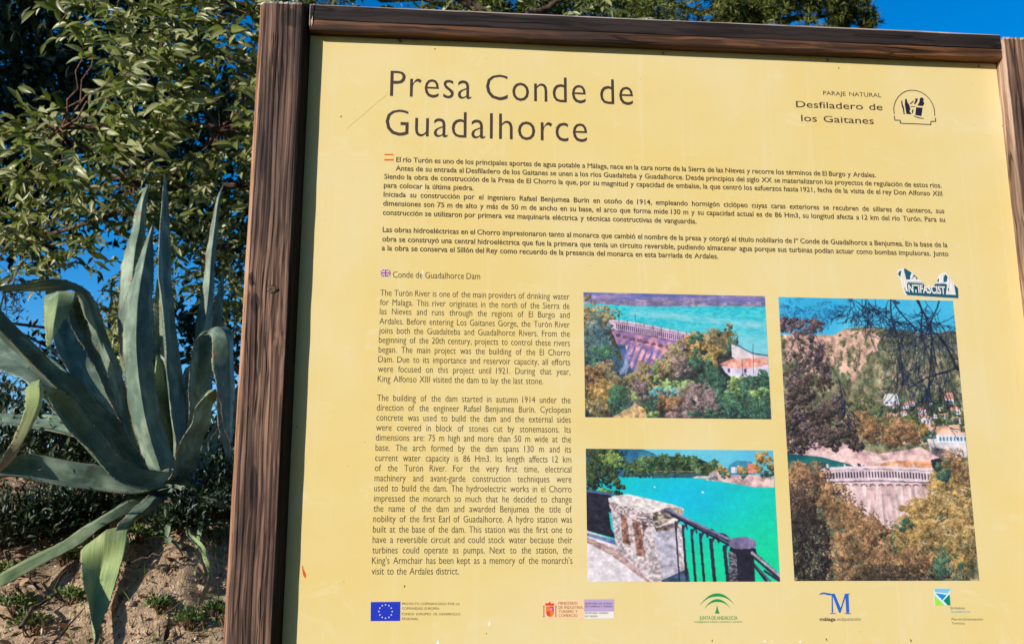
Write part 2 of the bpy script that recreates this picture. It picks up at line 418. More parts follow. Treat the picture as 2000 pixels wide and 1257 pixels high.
# ---- lettering: every word set as font outlines, scaled and spaced to the measured line
class Block:
    def __init__(s, name, mat, size, offset=0.0, lay=1, shear=0.0, label=None, gap=.25, sx=None, track=1.0):
        s.track = track
        s.name, s.mat, s.size, s.offset, s.lay, s.shear, s.label, s.gap, s.sx = name, mat, size, offset, lay, shear, label, gap, sx
        s.lines = []
    def line(s, text, x0, z0, x1, z1=None): s.lines.append((text, x0, z0, x1, z0 if z1 is None else z1))
    def pl(s, text, ax, ay, bx, by):
        a = bd(ax, ay); b = bd(bx, by); s.line(text, a[0], a[1], b[0], b[1])
BLOCKS = []
def block(*a, **k): b = Block(*a, **k); BLOCKS.append(b); return b
def yfix(y):                                              # taller lower case, as in the print
    return np.where(y < .449, np.where(y > 0, y * 1.094, y), .491 + (y - .449) * (.191 / .233))
def set_type():
    jobs = {}
    for b in BLOCKS:
        for ln in b.lines:
            for w in ln[0].split(): jobs.setdefault((w, round(b.offset, 4), b.track), None)
    tmp = []
    for key in jobs:
        cu = bpy.data.curves.new('w', 'FONT'); cu.body = key[0]; cu.size = 1.0; cu.offset = 0.0 if ('M' in key[0] and key[1] > 0) else key[1]; cu.space_character = key[2]
        cu.resolution_u = 3 if len(jobs) > 3 else 6; cu.fill_mode = 'FRONT'
        o = bpy.data.objects.new('w', cu); COL.objects.link(o); tmp.append((key, o, cu))
    bpy.context.view_layer.update()
    dg = bpy.context.evaluated_depsgraph_get()
    for key, o, cu in tmp:
        m = o.evaluated_get(dg).to_mesh()
        V = np.zeros(len(m.vertices) * 3, dtype=np.float32); m.vertices.foreach_get('co', V); V = V.reshape(-1, 3)
        m.calc_loop_triangles(); T = np.zeros(len(m.loop_triangles) * 3, dtype=np.int32); m.loop_triangles.foreach_get('vertices', T)
        T = T.reshape(-1, 3)
        if 'M' in key[0] and key[1] > 0:                     # this capital cannot be emboldened by offset
            n_ = len(V); V = np.concatenate([V + np.array([dx * key[1], dy * key[1], k_], dtype=np.float32) for k_, (dx, dy) in enumerate([(-1, 0), (1, 0), (0, .8), (0, -.8)])]); T = np.concatenate([T + n_ * k_ for k_ in range(4)])
        jobs[key] = (V.copy(), T.copy()); o.evaluated_get(dg).to_mesh_clear()
    for key, o, cu in tmp: bpy.data.objects.remove(o); bpy.data.curves.remove(cu)
    for b in BLOCKS:
        S = b.size / .682                                    # size is the capital height
        info = []
        for (text, x0, z0, x1, z1) in b.lines:
            ws = [jobs[(w, round(b.offset, 4), b.track)] for w in text.split()]
            widths = [V[:, 0].max() - V[:, 0].min() for V, T in ws]
            info.append((ws, widths, x0, z0, x1, z1))
        sx = b.sx
        if sx is None:
            sx = min((x1 - x0) / (S * (sum(wd) + b.gap * (len(wd) - 1))) for ws, wd, x0, z0, x1, z1 in info)
        VV = []; TT = []; n = 0
        for ws, wd, x0, z0, x1, z1 in info:
            k = sx
            if len(wd) == 1: k = (x1 - x0) / (S * wd[0]); gap = 0
            else:
                gap = ((x1 - x0) - S * k * sum(wd)) / (len(wd) - 1)
                if gap < S * k * .16:
                    k = (x1 - x0) / (S * (sum(wd) + .2 * (len(wd) - 1))); gap = S * k * .2
            x = x0
            for (V, T), w in zip(ws, wd):
                u = x + (V[:, 0] - V[:, 0].min()) * S * k
                zz = z0 + yfix(V[:, 1]) * S + (u - x0) / max(1e-6, x1 - x0) * (z1 - z0)
                VV.append(np.stack([u, BY - .0003 * b.lay - 3e-6 * V[:, 2], zz], -1)); TT.append(T + n); n += len(V)
                x += w * S * k + gap
                if b.name == 'title_word':
                    part(b.name, bulk(b.name, VV[-1], T), b.mat); 
        if b.name == 'title_word': continue
        me = bulk(b.name, np.concatenate(VV), np.concatenate(TT))
        part(b.name, me, b.mat, b.label)

T = block('title_word', M_ink, bd(762, 137.7)[1] - bd(761.5, 187.9)[1], -.007, label='large title lettering', gap=.40, track=1.06)
T.line('Presa Conde de', *[-.0868, 2.5640], .4490)
T = block('title_word', M_ink, bd(762, 137.7)[1] - bd(761.5, 187.9)[1], -.007, gap=.40, track=1.06)
T.line('Guadalhorce', -.0945, 2.4731, .3448)

S = block('spanish_text', M_inks, .0110, .014, label='Spanish paragraphs in semibold type', gap=.30)
for tx, ax, ay, bx, by in [
    ('El río Turón es uno de los principales aportes de agua potable a Málaga, nace en la cara norte de la Sierra de las Nieves y recorre los términos de El Burgo y Ardales.', 773.6, 316.2, 1711, 346.6),
    ('Antes de su entrada al Desfiladero de los Gaitanes se unen a los ríos Guadalteba y Guadalhorce. Desde principios del siglo XX se materializaron los proyectos de regulación de estos ríos.', 772.7, 333.3, 1839.3, 366.9),
    ('Siendo la obra de construcción de la Presa de El Chorro la que, por su magnitud y capacidad de embalse, la que centró los esfuerzos hasta 1921, fecha de la visita de el rey Don Alfonso XIII', 750.3, 349.3, 1840.5, 382.8),
    ('para colocar la última piedra.', 749.6, 366.4, 924.8, 371.8),
    ('Iniciada su construcción por el ingeniero Rafael Benjumea Burín en otoño de 1914, empleando hormigón ciclópeo cuyas caras exteriores se recubren de sillares de canteros, sus', 749, 384, 1844.5, 416.7),
    ('dimensiones son 75 m de alto y más de 50 m de ancho en su base, el arco que forma mide 130 m y su capacidad actual es de 86 Hm3, su longitud afecta a 12 km del río Turón. Para su', 748.2, 401.7, 1846, 433.6),
    ('construcción se utilizaron por primera vez maquinaria eléctrica y técnicas constructivas de vanguardia.', 747.6, 419.7, 1360.5, 437),
    ('Las obras hidroeléctricas en el Chorro impresionaron tanto al monarca que cambió el nombre de la presa y otorgó el título nobiliario de Iº Conde de Guadalhorce a Benjumea. En la base de la', 747.2, 453, 1850.6, 482.9),
    ('obra se construyó una central hidroeléctrica que fue la primera que tenía un circuito reversible, pudiendo almacenar agua porque sus turbinas podían actuar como bombas impulsoras. Junto', 746.4, 471.5, 1852.6, 500.3),
    ('a la obra se conserva el Sillón del Rey como recuerdo de la presencia del monarca en esta barriada de Ardales.', 745.6, 488.9, 1403, 505.2)]:
    S.pl(tx, ax, ay, bx, by)
H = block('english_heading', M_inke, .0132, -.004, label='English heading', gap=.34)
H.pl('Conde de Guadalhorce Dam', 767.2, 542, 937.6, 545.4)
E = block('english_text', M_inke, .0130, -.005, label='English column in light type', gap=.38)
XL, XR = -.0950, .3012
def el(text, y, right=None, nojust=False):
    z0 = bd(745, y)[1]; xr = XR if right is None else bd(right, y)[0]
    xl = XL - .0011 * (y - 577) / 545
    E.line(text, xl, z0, xr, z0)
for tx, y, r in [
    ('The Turón River is one of the main providers of drinking water', 577.2, None),
    ('for Malaga. This river originates in the north of the Sierra de', 595.9, None),
    ('las Nieves and runs through the regions of El Burgo and', 613.6, None),
    ('Ardales. Before entering Los Gaitanes Gorge, the Turón River', 632.6, None),
    ('joins both the Guadalteba and Guadalhorce Rivers. From the', 651, None),
    ('beginning of the 20th century, projects to control these rivers', 669.3, None),
    ('began. The main project was the building of the El Chorro', 688.3, None),
    ('Dam. Due to its importance and reservoir capacity, all efforts', 707.2, None),
    ('were focused on this project until 1921. During that year,', 726.2, None),
    ('King Alfonso XIII visited the dam to lay the last stone.', 745.4, 1060.9),
    ('The building of the dam started in autumn 1914 under the', 782.5, None),
    ('direction of the engineer Rafael Benjumea Burín. Cyclopean', 801.6, None),
    ('concrete was used to build the dam and the external sides', 820.9, None),
    ('were covered in block of stones cut by stonemasons. Its', 840.6, None),
    ('dimensions are: 75 m high and more than 50 m wide at the', 860, None),
    ('base. The arch formed by the dam spans 130 m and its', 879.9, None),
    ('current water capacity is 86 Hm3. Its length affects 12 km', 899.8, None),
    ('of the Turón River. For the very first time, electrical', 919.5, None),
    ('machinery and avant-garde construction techniques were', 939.2, None),
    ('used to build the dam. The hydroelectric works in el Chorro', 958.8, None),
    ('impressed the monarch so much that he decided to change', 979, None),
    ('the name of the dam and awarded Benjumea the title of', 998.8, None),
    ('nobility of the first Earl of Guadalhorce. A hydro station was', 1018.9, None),
    ('built at the base of the dam. This station was the first one to', 1039.3, None),
    ('have a reversible circuit and could stock water because their', 1059.5, None),
    ('turbines could operate as pumps. Next to the station, the', 1079.9, None),
    ("King's Armchair has been kept as a memory of the monarch's", 1100.4, None),
    ('visit to the Ardales district.', 1121.2, 895.9)]:
    el(tx, y, r)
b = block('park_name_small', M_inks, .0100, .002, label='small capitals above the park name', gap=.5); b.pl('PARAJE NATURAL', 1607.9, 185.8, 1721.4, 190.4)
b = block('park_name', M_ink, .0150, .004, gap=.42, label='round lettering of the park name')
b.pl('Desfiladero de', 1555, 209.7, 1723.9, 215.8); b.pl('los Gaitanes', 1565, 236.9, 1707, 242.6)

# ---- park emblem: arch, stepped base and gorge walls
z8 = lambda pts: pxp(pts, 1530, 150, 6.0606)
arc = [(1313, 440), (1305, 385), (1312, 335), (1330, 285), (1360, 238), (1400, 200), (1450, 172), (1510, 160), (1570, 165), (1630, 185), (1685, 220), (1730, 265), (1762, 318), (1783, 375), (1793, 460)]
M_emb = flat('emblem ink', (.05, .035, .035), .5); M_navy = flat('navy ink', (.018, .016, .045), .5)
print_poly('emblem_arch', stroke(z8(arc), .0019) + stroke(z8([(1313, 465), (1318, 515), (1383, 517), (1383, 551), (1745, 567), (1745, 530), (1801, 530), (1798, 490)]), .0021), M_emb, 1)
em = [[(1392, 290), (1405, 280), (1412, 330), (1425, 360), (1436, 445), (1424, 447), (1410, 370), (1400, 350)],
      [(1440, 265), (1458, 262), (1466, 300), (1490, 335), (1502, 385), (1492, 410), (1520, 445), (1455, 442), (1445, 380), (1437, 330)],
      [(1492, 325), (1535, 285), (1545, 290), (1510, 325)],
      [(1560, 258), (1592, 260), (1580, 300), (1556, 330), (1545, 320), (1562, 285)],
      [(1612, 270), (1620, 250), (1645, 245), (1662, 270), (1655, 290), (1668, 318), (1650, 348), (1585, 342), (1610, 300)],
      [(1505, 352), (1560, 350), (1560, 357), (1505, 360)],
      [(1570, 362), (1648, 368), (1640, 420), (1632, 466), (1560, 455)],
      [(1520, 400), (1540, 385), (1530, 440), (1522, 430)],
      [(1545, 462), (1600, 482), (1662, 492), (1660, 500), (1595, 492), (1540, 468)]]
print_poly('emblem_gorge', [z8(p) for p in em], M_navy, 1)

# ---- little flags
def rect(x0, y0, x1, y1): return pxp([(x0, y0), (x1, y0), (x1, y1), (x0, y1)])
G_sp = print_poly('spanish_flag_band', [rect(750.5, 300.8, 767.8, 313.6)], flat('flag yellow', (.85, .62, .22)), 1)
print_poly('spanish_flag_stripe', [rect(750.5, 300.8, 767.8, 303.4)], flat('flag red', (.75, .10, .04)), 2, parent=G_sp)
print_poly('spanish_flag_stripe', [rect(750.5, 310.8, 767.8, 313.6)], bpy.data.materials['flag red'], 2, parent=G_sp)
G_uk = print_poly('british_flag_ground', [rect(743.8, 526.5, 761.8, 539.8)], flat('flag blue', (.05, .045, .30)), 1)
wh = stroke(pxp([(744, 526.8), (761.6, 539.6)]), .0022) + stroke(pxp([(761.6, 526.8), (744, 539.6)]), .0022)
print_poly('british_flag_saltire', wh, flat('flag white', (.75, .62, .75)), 2, parent=G_uk)
print_poly('british_flag_cross', [rect(750.4, 526.6, 755.2, 539.7), rect(743.9, 530.9, 761.7, 535.4)], bpy.data.materials['flag white'], 3, parent=G_uk)
print_poly('british_flag_red_cross', [rect(751.6, 526.6, 754, 539.7), rect(743.9, 532.0, 761.7, 534.3)], flat('flag purple red', (.42, .04, .22)), 4, parent=G_uk)

# ---- logos along the bottom
z5 = lambda pts: pxp(pts, 700, 1140, 3.846)
G_eu = print_poly('union_flag_ground', [z5([(93, 133), (315, 131), (313, 275), (92, 276)])], flat('union blue', (.008, .03, .52)), 1)
stars = []
for k in range(12):
    a = k * math.pi / 6; cx, cy = 204 + 50 * math.sin(a), 204 - 51 * math.cos(a)
    stars.append(z5([(cx + (7.5 if j % 2 == 0 else 3.2) * math.sin(j * math.pi / 5), cy - (7.5 if j % 2 == 0 else 3.2) * math.cos(j * math.pi / 5)) for j in range(10)]))
M_star = flat('star pale yellow', (.85, .82, .45))
for st_ in stars: print_poly('union_flag_star', [st_], M_star, 2, parent=G_eu)
b = block('union_logo_text', M_inks, .0046, -.01)
for tx, y, r in [('PROYECTO COFINANCIADO POR LA', 155, 760), ('COMUNIDAD EUROPEA', 190, 607), ('FONDO EUROPEO DE DESARROLLO', 232, 765), ('REGIONAL', 268, 450)]:
    b.pl(tx, 700 + 327 / 3.846, 1140 + y / 3.846, 700 + r / 3.846, 1140 + (y + 1) / 3.846)
print_poly('ministry_logo_ground', [z5([(1387, 120), (1697, 116), (1697, 258), (1385, 262)])], flat('peach print', (.88, .60, .36)), 1)
print_poly('ministry_logo_ground', [z5([(1698, 113), (1920, 112), (1920, 203), (1698, 204)])], flat('lilac print', (.48, .36, .62)), 1)
print_poly('ministry_logo_ground', [z5([(1698, 205), (1920, 204), (1920, 256), (1698, 258)])], flat('white print', (.82, .78, .76)), 1)
M_rb = flat('orange brown ink', (.36, .13, .02)); M_li = flat('violet grey ink', (.14, .08, .17))
b = block('ministry_logo_text', M_rb, .0056, -.004, lay=2)
for tx, y, r in [('MINISTERIO', 153, 1645), ('DE INDUSTRIA,', 184, 1688), ('TURISMO Y', 215, 1645), ('COMERCIO', 246, 1645)]:
    b.pl(tx, 700 + 1503 / 3.846, 1140 + y / 3.846, 700 + r / 3.846, 1140 + y / 3.846)
b = block('ministry_logo_small_text', M_li, .0036, -.004, lay=2)
for tx, y, r in [('SECRETARÍA DE ESTADO', 151, 1903), ('DE COMERCIO Y TURISMO', 173, 1908), ('SECRETARÍA GENERAL', 223, 1878), ('DE TURISMO', 247, 1798)]:
    b.pl(tx, 700 + 1703 / 3.846, 1140 + y / 3.846, 700 + r / 3.846, 1140 + y / 3.846)
cr = lambda cx, cy, rx, ry, n=14: z5([(cx + rx * math.cos(2 * math.pi * i / n), cy + ry * math.sin(2 * math.pi * i / n)) for i in range(n)])
G_cr = print_poly('crest_shield', [z5([(1408, 165), (1466, 163), (1468, 215), (1455, 240), (1438, 246), (1420, 240), (1408, 215)])], flat('crest orange', (.78, .20, .03)), 2)
print_poly('crest_crown', [z5([(1405, 160), (1402, 145), (1415, 140), (1422, 146), (1436, 130), (1450, 146), (1460, 140), (1470, 146), (1466, 160)])], flat('crest red', (.70, .05, .03)), 2, parent=G_cr)
print_poly('crest_quarter', [z5([(1438, 168), (1464, 167), (1464, 200), (1438, 201)]), z5([(1412, 203), (1436, 203), (1436, 238), (1420, 234), (1412, 215)])], bpy.data.materials['crest red'], 3, parent=G_cr)
print_poly('crest_center', [cr(1447, 188, 11, 12)], flat('crest pink', (.75, .22, .50)), 4, parent=G_cr)
print_poly('crest_pillar', [z5([(1384, 160), (1400, 160), (1396, 175), (1396, 238), (1402, 246), (1380, 246), (1388, 238), (1388, 175)]), z5([(1474, 160), (1490, 160), (1486, 175), (1486, 238), (1490, 246), (1472, 246), (1478, 238), (1478, 175)])], flat('crest pillar grey', (.42, .26, .16)), 2, parent=G_cr)
z6 = lambda pts: pxp(pts, 1330, 1140, 5.405)
def crescent(x0, y0, x1, y1, top, th, n=22):
    cx = (x0 + x1) / 2; o = []; i_ = []
    for k in range(n + 1):
        u = k / n; x = x0 + (x1 - x0) * u; s = (2 * u - 1)
        yb = y0 + (y1 - y0) * u
        hgt = (yb - top); o.append((x, yb - hgt * (1 - abs(s) ** 2.05)))
        i_.append((x, yb - (hgt - th) * (1 - abs(s) ** 2.3)))
    return [z6([o[k], o[k + 1], i_[k + 1], i_[k]]) for k in range(n)]
M_gr = flat('logo green', (.012, .30, .085))
print_poly('junta_logo_arch', crescent(193, 228, 572, 224, 95, 34) + crescent(243, 260, 524, 258, 156, 30), M_gr, 1)
print_poly('junta_logo_spire', [z6([(380, 222), (392, 270), (408, 308), (358, 308), (370, 270)])], M_gr, 1)
b = block('junta_logo_text', M_gr, .0072, .004); b.pl('JUNTA DE ANDALUCIA', 1330 + 195 / 5.405, 1140 + 374 / 5.405, 1330 + 596 / 5.405, 1140 + 374 / 5.405)
b = block('junta_logo_small_text', M_gr, .0026, .004); b.pl('CONSEJERÍA DE TURISMO, COMERCIO Y DEPORTE', 1330 + 137 / 5.405, 1140 + 405 / 5.405, 1330 + 645 / 5.405, 1140 + 404 / 5.405)
M_bl = flat('logo blue', (.02, .13, .60))
mm = [[(1455, 118), (1470, 95), (1500, 84), (1545, 92), (1590, 100), (1618, 98), (1618, 116), (1560, 118), (1510, 104), (1475, 108)],
      [(1590, 100), (1622, 98), (1690, 262), (1678, 300), (1668, 300)],
      [(1590, 105), (1600, 118), (1606, 300), (1590, 300)], [(1574, 303), (1632, 305), (1632, 314), (1574, 312)],
      [(1670, 300), (1728, 108), (1745, 108), (1684, 300)],
      [(1732, 104), (1768, 102), (1776, 302), (1744, 302)], [(1728, 100), (1784, 97), (1784, 106), (1728, 110)], [(1728, 304), (1792, 305), (1792, 315), (1728, 313)]]
print_poly('letter_logo', [z6(p) for p in mm], M_bl, 1)
b = block('province_logo_text', M_ink, .0062, .022); b.pl('málaga', 1330 + 1465 / 5.405, 1140 + 385 / 5.405, 1330 + 1632 / 5.405, 1140 + 385 / 5.405)
b = block('province_logo_light_text', M_inke, .0062, -.01); b.pl('.esdiputación', 1330 + 1636 / 5.405, 1140 + 385 / 5.405, 1330 + 1897 / 5.405, 1140 + 383 / 5.405)
z7 = lambda pts: pxp(pts, 1700, 1120, 6.667)
G_re = print_poly('reservoir_logo_ground', [z7([(826, 187), (1040, 186), (1040, 411), (830, 411)])], flat('pale cyan print', (.62, .82, .84)), 1)
print_poly('reservoir_logo_sky', [z7([(828, 190), (1037, 190), (1005, 250), (840, 234)])], flat('sky blue print', (.22, .52, .80)), 2, parent=G_re)
print_poly('reservoir_logo_water', [z7([(846, 248), (990, 270), (935, 340)])], flat('water blue print', (.01, .25, .74)), 2, parent=G_re)
print_poly('reservoir_logo_field', [z7([(830, 275), (962, 405), (842, 409)])], flat('lime print', (.38, .72, .06)), 2, parent=G_re)
print_poly('reservoir_logo_wood', [z7([(1030, 262), (1039, 407), (1003, 407), (948, 346)])], flat('deep green print', (0, .23, .13)), 2, parent=G_re)
for nm, tx, x0, x1, y, m in [('reservoir_logo_text', 'Embalses', 1045, 1232, 457, M_inks), ('reservoir_logo_text', 'Guadalhorce', 1045, 1298, 503, flat('cyan ink', (.03, .36, .60))), ('reservoir_logo_text', 'Guadalteba', 1050, 1280, 551, flat('lime ink', (.62, .74, .16))),
                             ('reservoir_logo_text', 'Plan de Dinamización', 1058, 1466, 603, M_inks), ('reservoir_logo_text', 'Turística', 1058, 1228, 655, M_inks)]:
    b = block(nm, m, .0045, -.004); b.pl(tx, 1700 + x0 / 6.667, 1120 + y / 6.667, 1700 + x1 / 6.667, 1120 + y / 6.667)

# ---- torn sticker
zs = lambda pts: pxp(pts, 1740, 510, 13.333)
G_st = print_poly('sticker_paper', [zs([(165, 260), (200, 215), (265, 200), (330, 175), (450, 240), (600, 300), (700, 470), (800, 500), (830, 570), (860, 600), (940, 690), (1000, 700), (1070, 650), (1140, 570), (1190, 540), (1210, 440), (1270, 350), (1400, 280), (1480, 350), (1530, 420), (1640, 560), (1660, 600), (1740, 690), (1755, 975), (1400, 955), (400, 890), (350, 860), (300, 680), (250, 470), (180, 400)])], flat('white sticker paper', (.78, .76, .76)), 1, label='torn white and teal sticker')
M_teal = flat('teal sticker ink', (.012, .10, .17))
print_poly('sticker_print', [zs(p) for p in [
    [(180, 330), (215, 265), (262, 240), (255, 330), (235, 420)], [(330, 190), (380, 200), (540, 300), (500, 380), (500, 470), (400, 480)],
    [(570, 420), (600, 345), (650, 395), (700, 470), (650, 470), (640, 410), (600, 400), (560, 465)],
    [(430, 545), (820, 560), (822, 572), (430, 560)], [(1370, 430), (1390, 370), (1415, 345), (1475, 400), (1450, 530), (1400, 540), (1370, 545)],
    [(1205, 490), (1250, 440), (1240, 540), (1205, 540)], [(1140, 575), (1440, 590), (1440, 606), (1140, 590)],
    [(330, 690), (380, 790), (1690, 880), (1640, 600), (1740, 700), (1752, 962), (1400, 945), (420, 880), (370, 800)],
    [(425, 565), (850, 590), (930, 700), (1010, 720), (1070, 660), (1150, 600), (1460, 605), (1480, 880), (390, 800), (345, 690), (400, 690)]]], M_teal, 2, parent=G_st)
M_stw = bpy.data.materials['white sticker paper']
b = block('sticker_text', M_stw, .0165, .030, lay=3, sx=None); b.pl('NTIFASCIST', 1740 + 460 / 13.33, 510 + 800 / 13.33, 1740 + 1420 / 13.33, 510 + 858 / 13.33)
for p in [
    [(270, 220), (330, 215), (440, 785), (385, 785)], [(262, 250), (285, 250), (330, 640), (350, 700), (320, 700), (270, 430)],
    [(430, 480), (780, 495), (815, 545), (430, 530)], [(505, 460), (545, 320), (590, 300), (545, 465)],
    [(1275, 360), (1365, 330), (1365, 570), (1275, 570)], [(1430, 870), (1480, 420), (1520, 430), (1500, 870)], [(1500, 430), (1545, 430), (1690, 880), (1610, 875)], [(1480, 700), (1570, 720), (1590, 790), (1480, 770)]]: print_poly('sticker_letter', [zs(p)], M_stw, 3, parent=G_st)

# ---- marks of wear on the print
M_chip = flat('white chipped print', (.86, .84, .78))
def blot(px, py, rx, ry, n=9, rot=0.0, seed=1):
    rr = random.Random(seed); out = []
    for i in range(n):
        a = 2 * math.pi * i / n; k = .65 + .6 * rr.random()
        x, y = rx * k * math.cos(a), ry * k * math.sin(a)
        out.append((px + x * math.cos(rot) - y * math.sin(rot), py + x * math.sin(rot) + y * math.cos(rot)))
    return pxp(out)
print_poly('paint_drip', [pxp([(591, 1103), (592.5, 1110), (596, 1117), (598, 1124), (595.5, 1128), (592, 1122), (590.5, 1113), (589.8, 1104)])], flat('orange red drip', (.70, .11, .02), .3), 1)
for p in [blot(956, 1217, 2.6, 6, seed=3), pxp([(851, 1262), (853, 1252), (857, 1248), (858, 1262)]), blot(1494, 1251, 2.4, 2.5, seed=5), blot(1563, 1252, 3, 3.4, seed=7), blot(1508, 1251, 1.8, 1.8, seed=8), blot(826, 535, 1.6, 10, seed=9)]: print_poly('white_chip', [p], M_chip, 1)
dk = [blot(790, 1144, 1.5, 2.4, seed=11), blot(849, 96, 2, 1.2, seed=12), blot(1638, 133, 1.4, 1.6, seed=13), blot(1391, 1250, 1.2, 2.2, seed=14), blot(1614, 1248, 1.2, 3, rot=-.5, seed=15), blot(1779, 1250, 1.4, 4, rot=-.35, seed=16), blot(950, 1236, 1, 1.6, seed=17), blot(580, 833, 1.4, 2.0, seed=18), blot(1958, 246, 1.3, 1.3, seed=19), blot(666, 228, 1.2, 2.2, seed=22)]
for k in range(46):
    dk.append(blot(rnd.uniform(600, 1930), rnd.uniform(110, 1250), rnd.uniform(.3, .8), rnd.uniform(.3, 1.0), 6, rnd.random() * 3, 30 + k))
print_poly('dirt_speck', dk, flat('brown dirt', (.16, .10, .05), .9), 1)['kind'] = 'stuff'
print_poly('scratch', stroke(pxp([(677, 252), (690, 240), (705, 228), (722, 213), (738, 199), (752, 188)]), .0008) + stroke(pxp([(752, 188), (757, 180)]), .0006), flat('mustard scratch', (.72, .54, .17)), 1)
# screw under the rail
def disc(name, x, z, r, y0, y1, mat, n=16):
    V = []; Fc = []
    for rr, yy in ((r, y0), (r, y1), (r * .8, y1 - .0004), (r * .38, y1 - .0004), (r * .32, y1 + .0006)):
        for i in range(n): a = 2 * math.pi * i / n; V.append((x + rr * math.cos(a), yy, z + rr * math.sin(a)))
    for k in range(4):
        for i in range(n): j = (i + 1) % n; Fc.append((k * n + i, k * n + j, (k + 1) * n + j, (k + 1) * n + i))
    Fc.append(tuple(4 * n + i for i in range(n)))
    me = mesh_of(name, V, Fc); fix_normals(me); return part(name, me, mat)
sm = NT('dull steel', .35, .5); sm.col((.42, .38, .30)); sm.b.inputs['Metallic'].default_value = .9
sx_, sz_ = bd(780.3, 80.5); disc('screw', sx_, sz_, .0042, BY, BY - .0022, sm.m)
for xx in (-.22, .52, .90, 1.26):
    if xx > .4: disc('screw', xx, 2.6925, .0030, BY, BY - .0015, sm.m)

set_type()
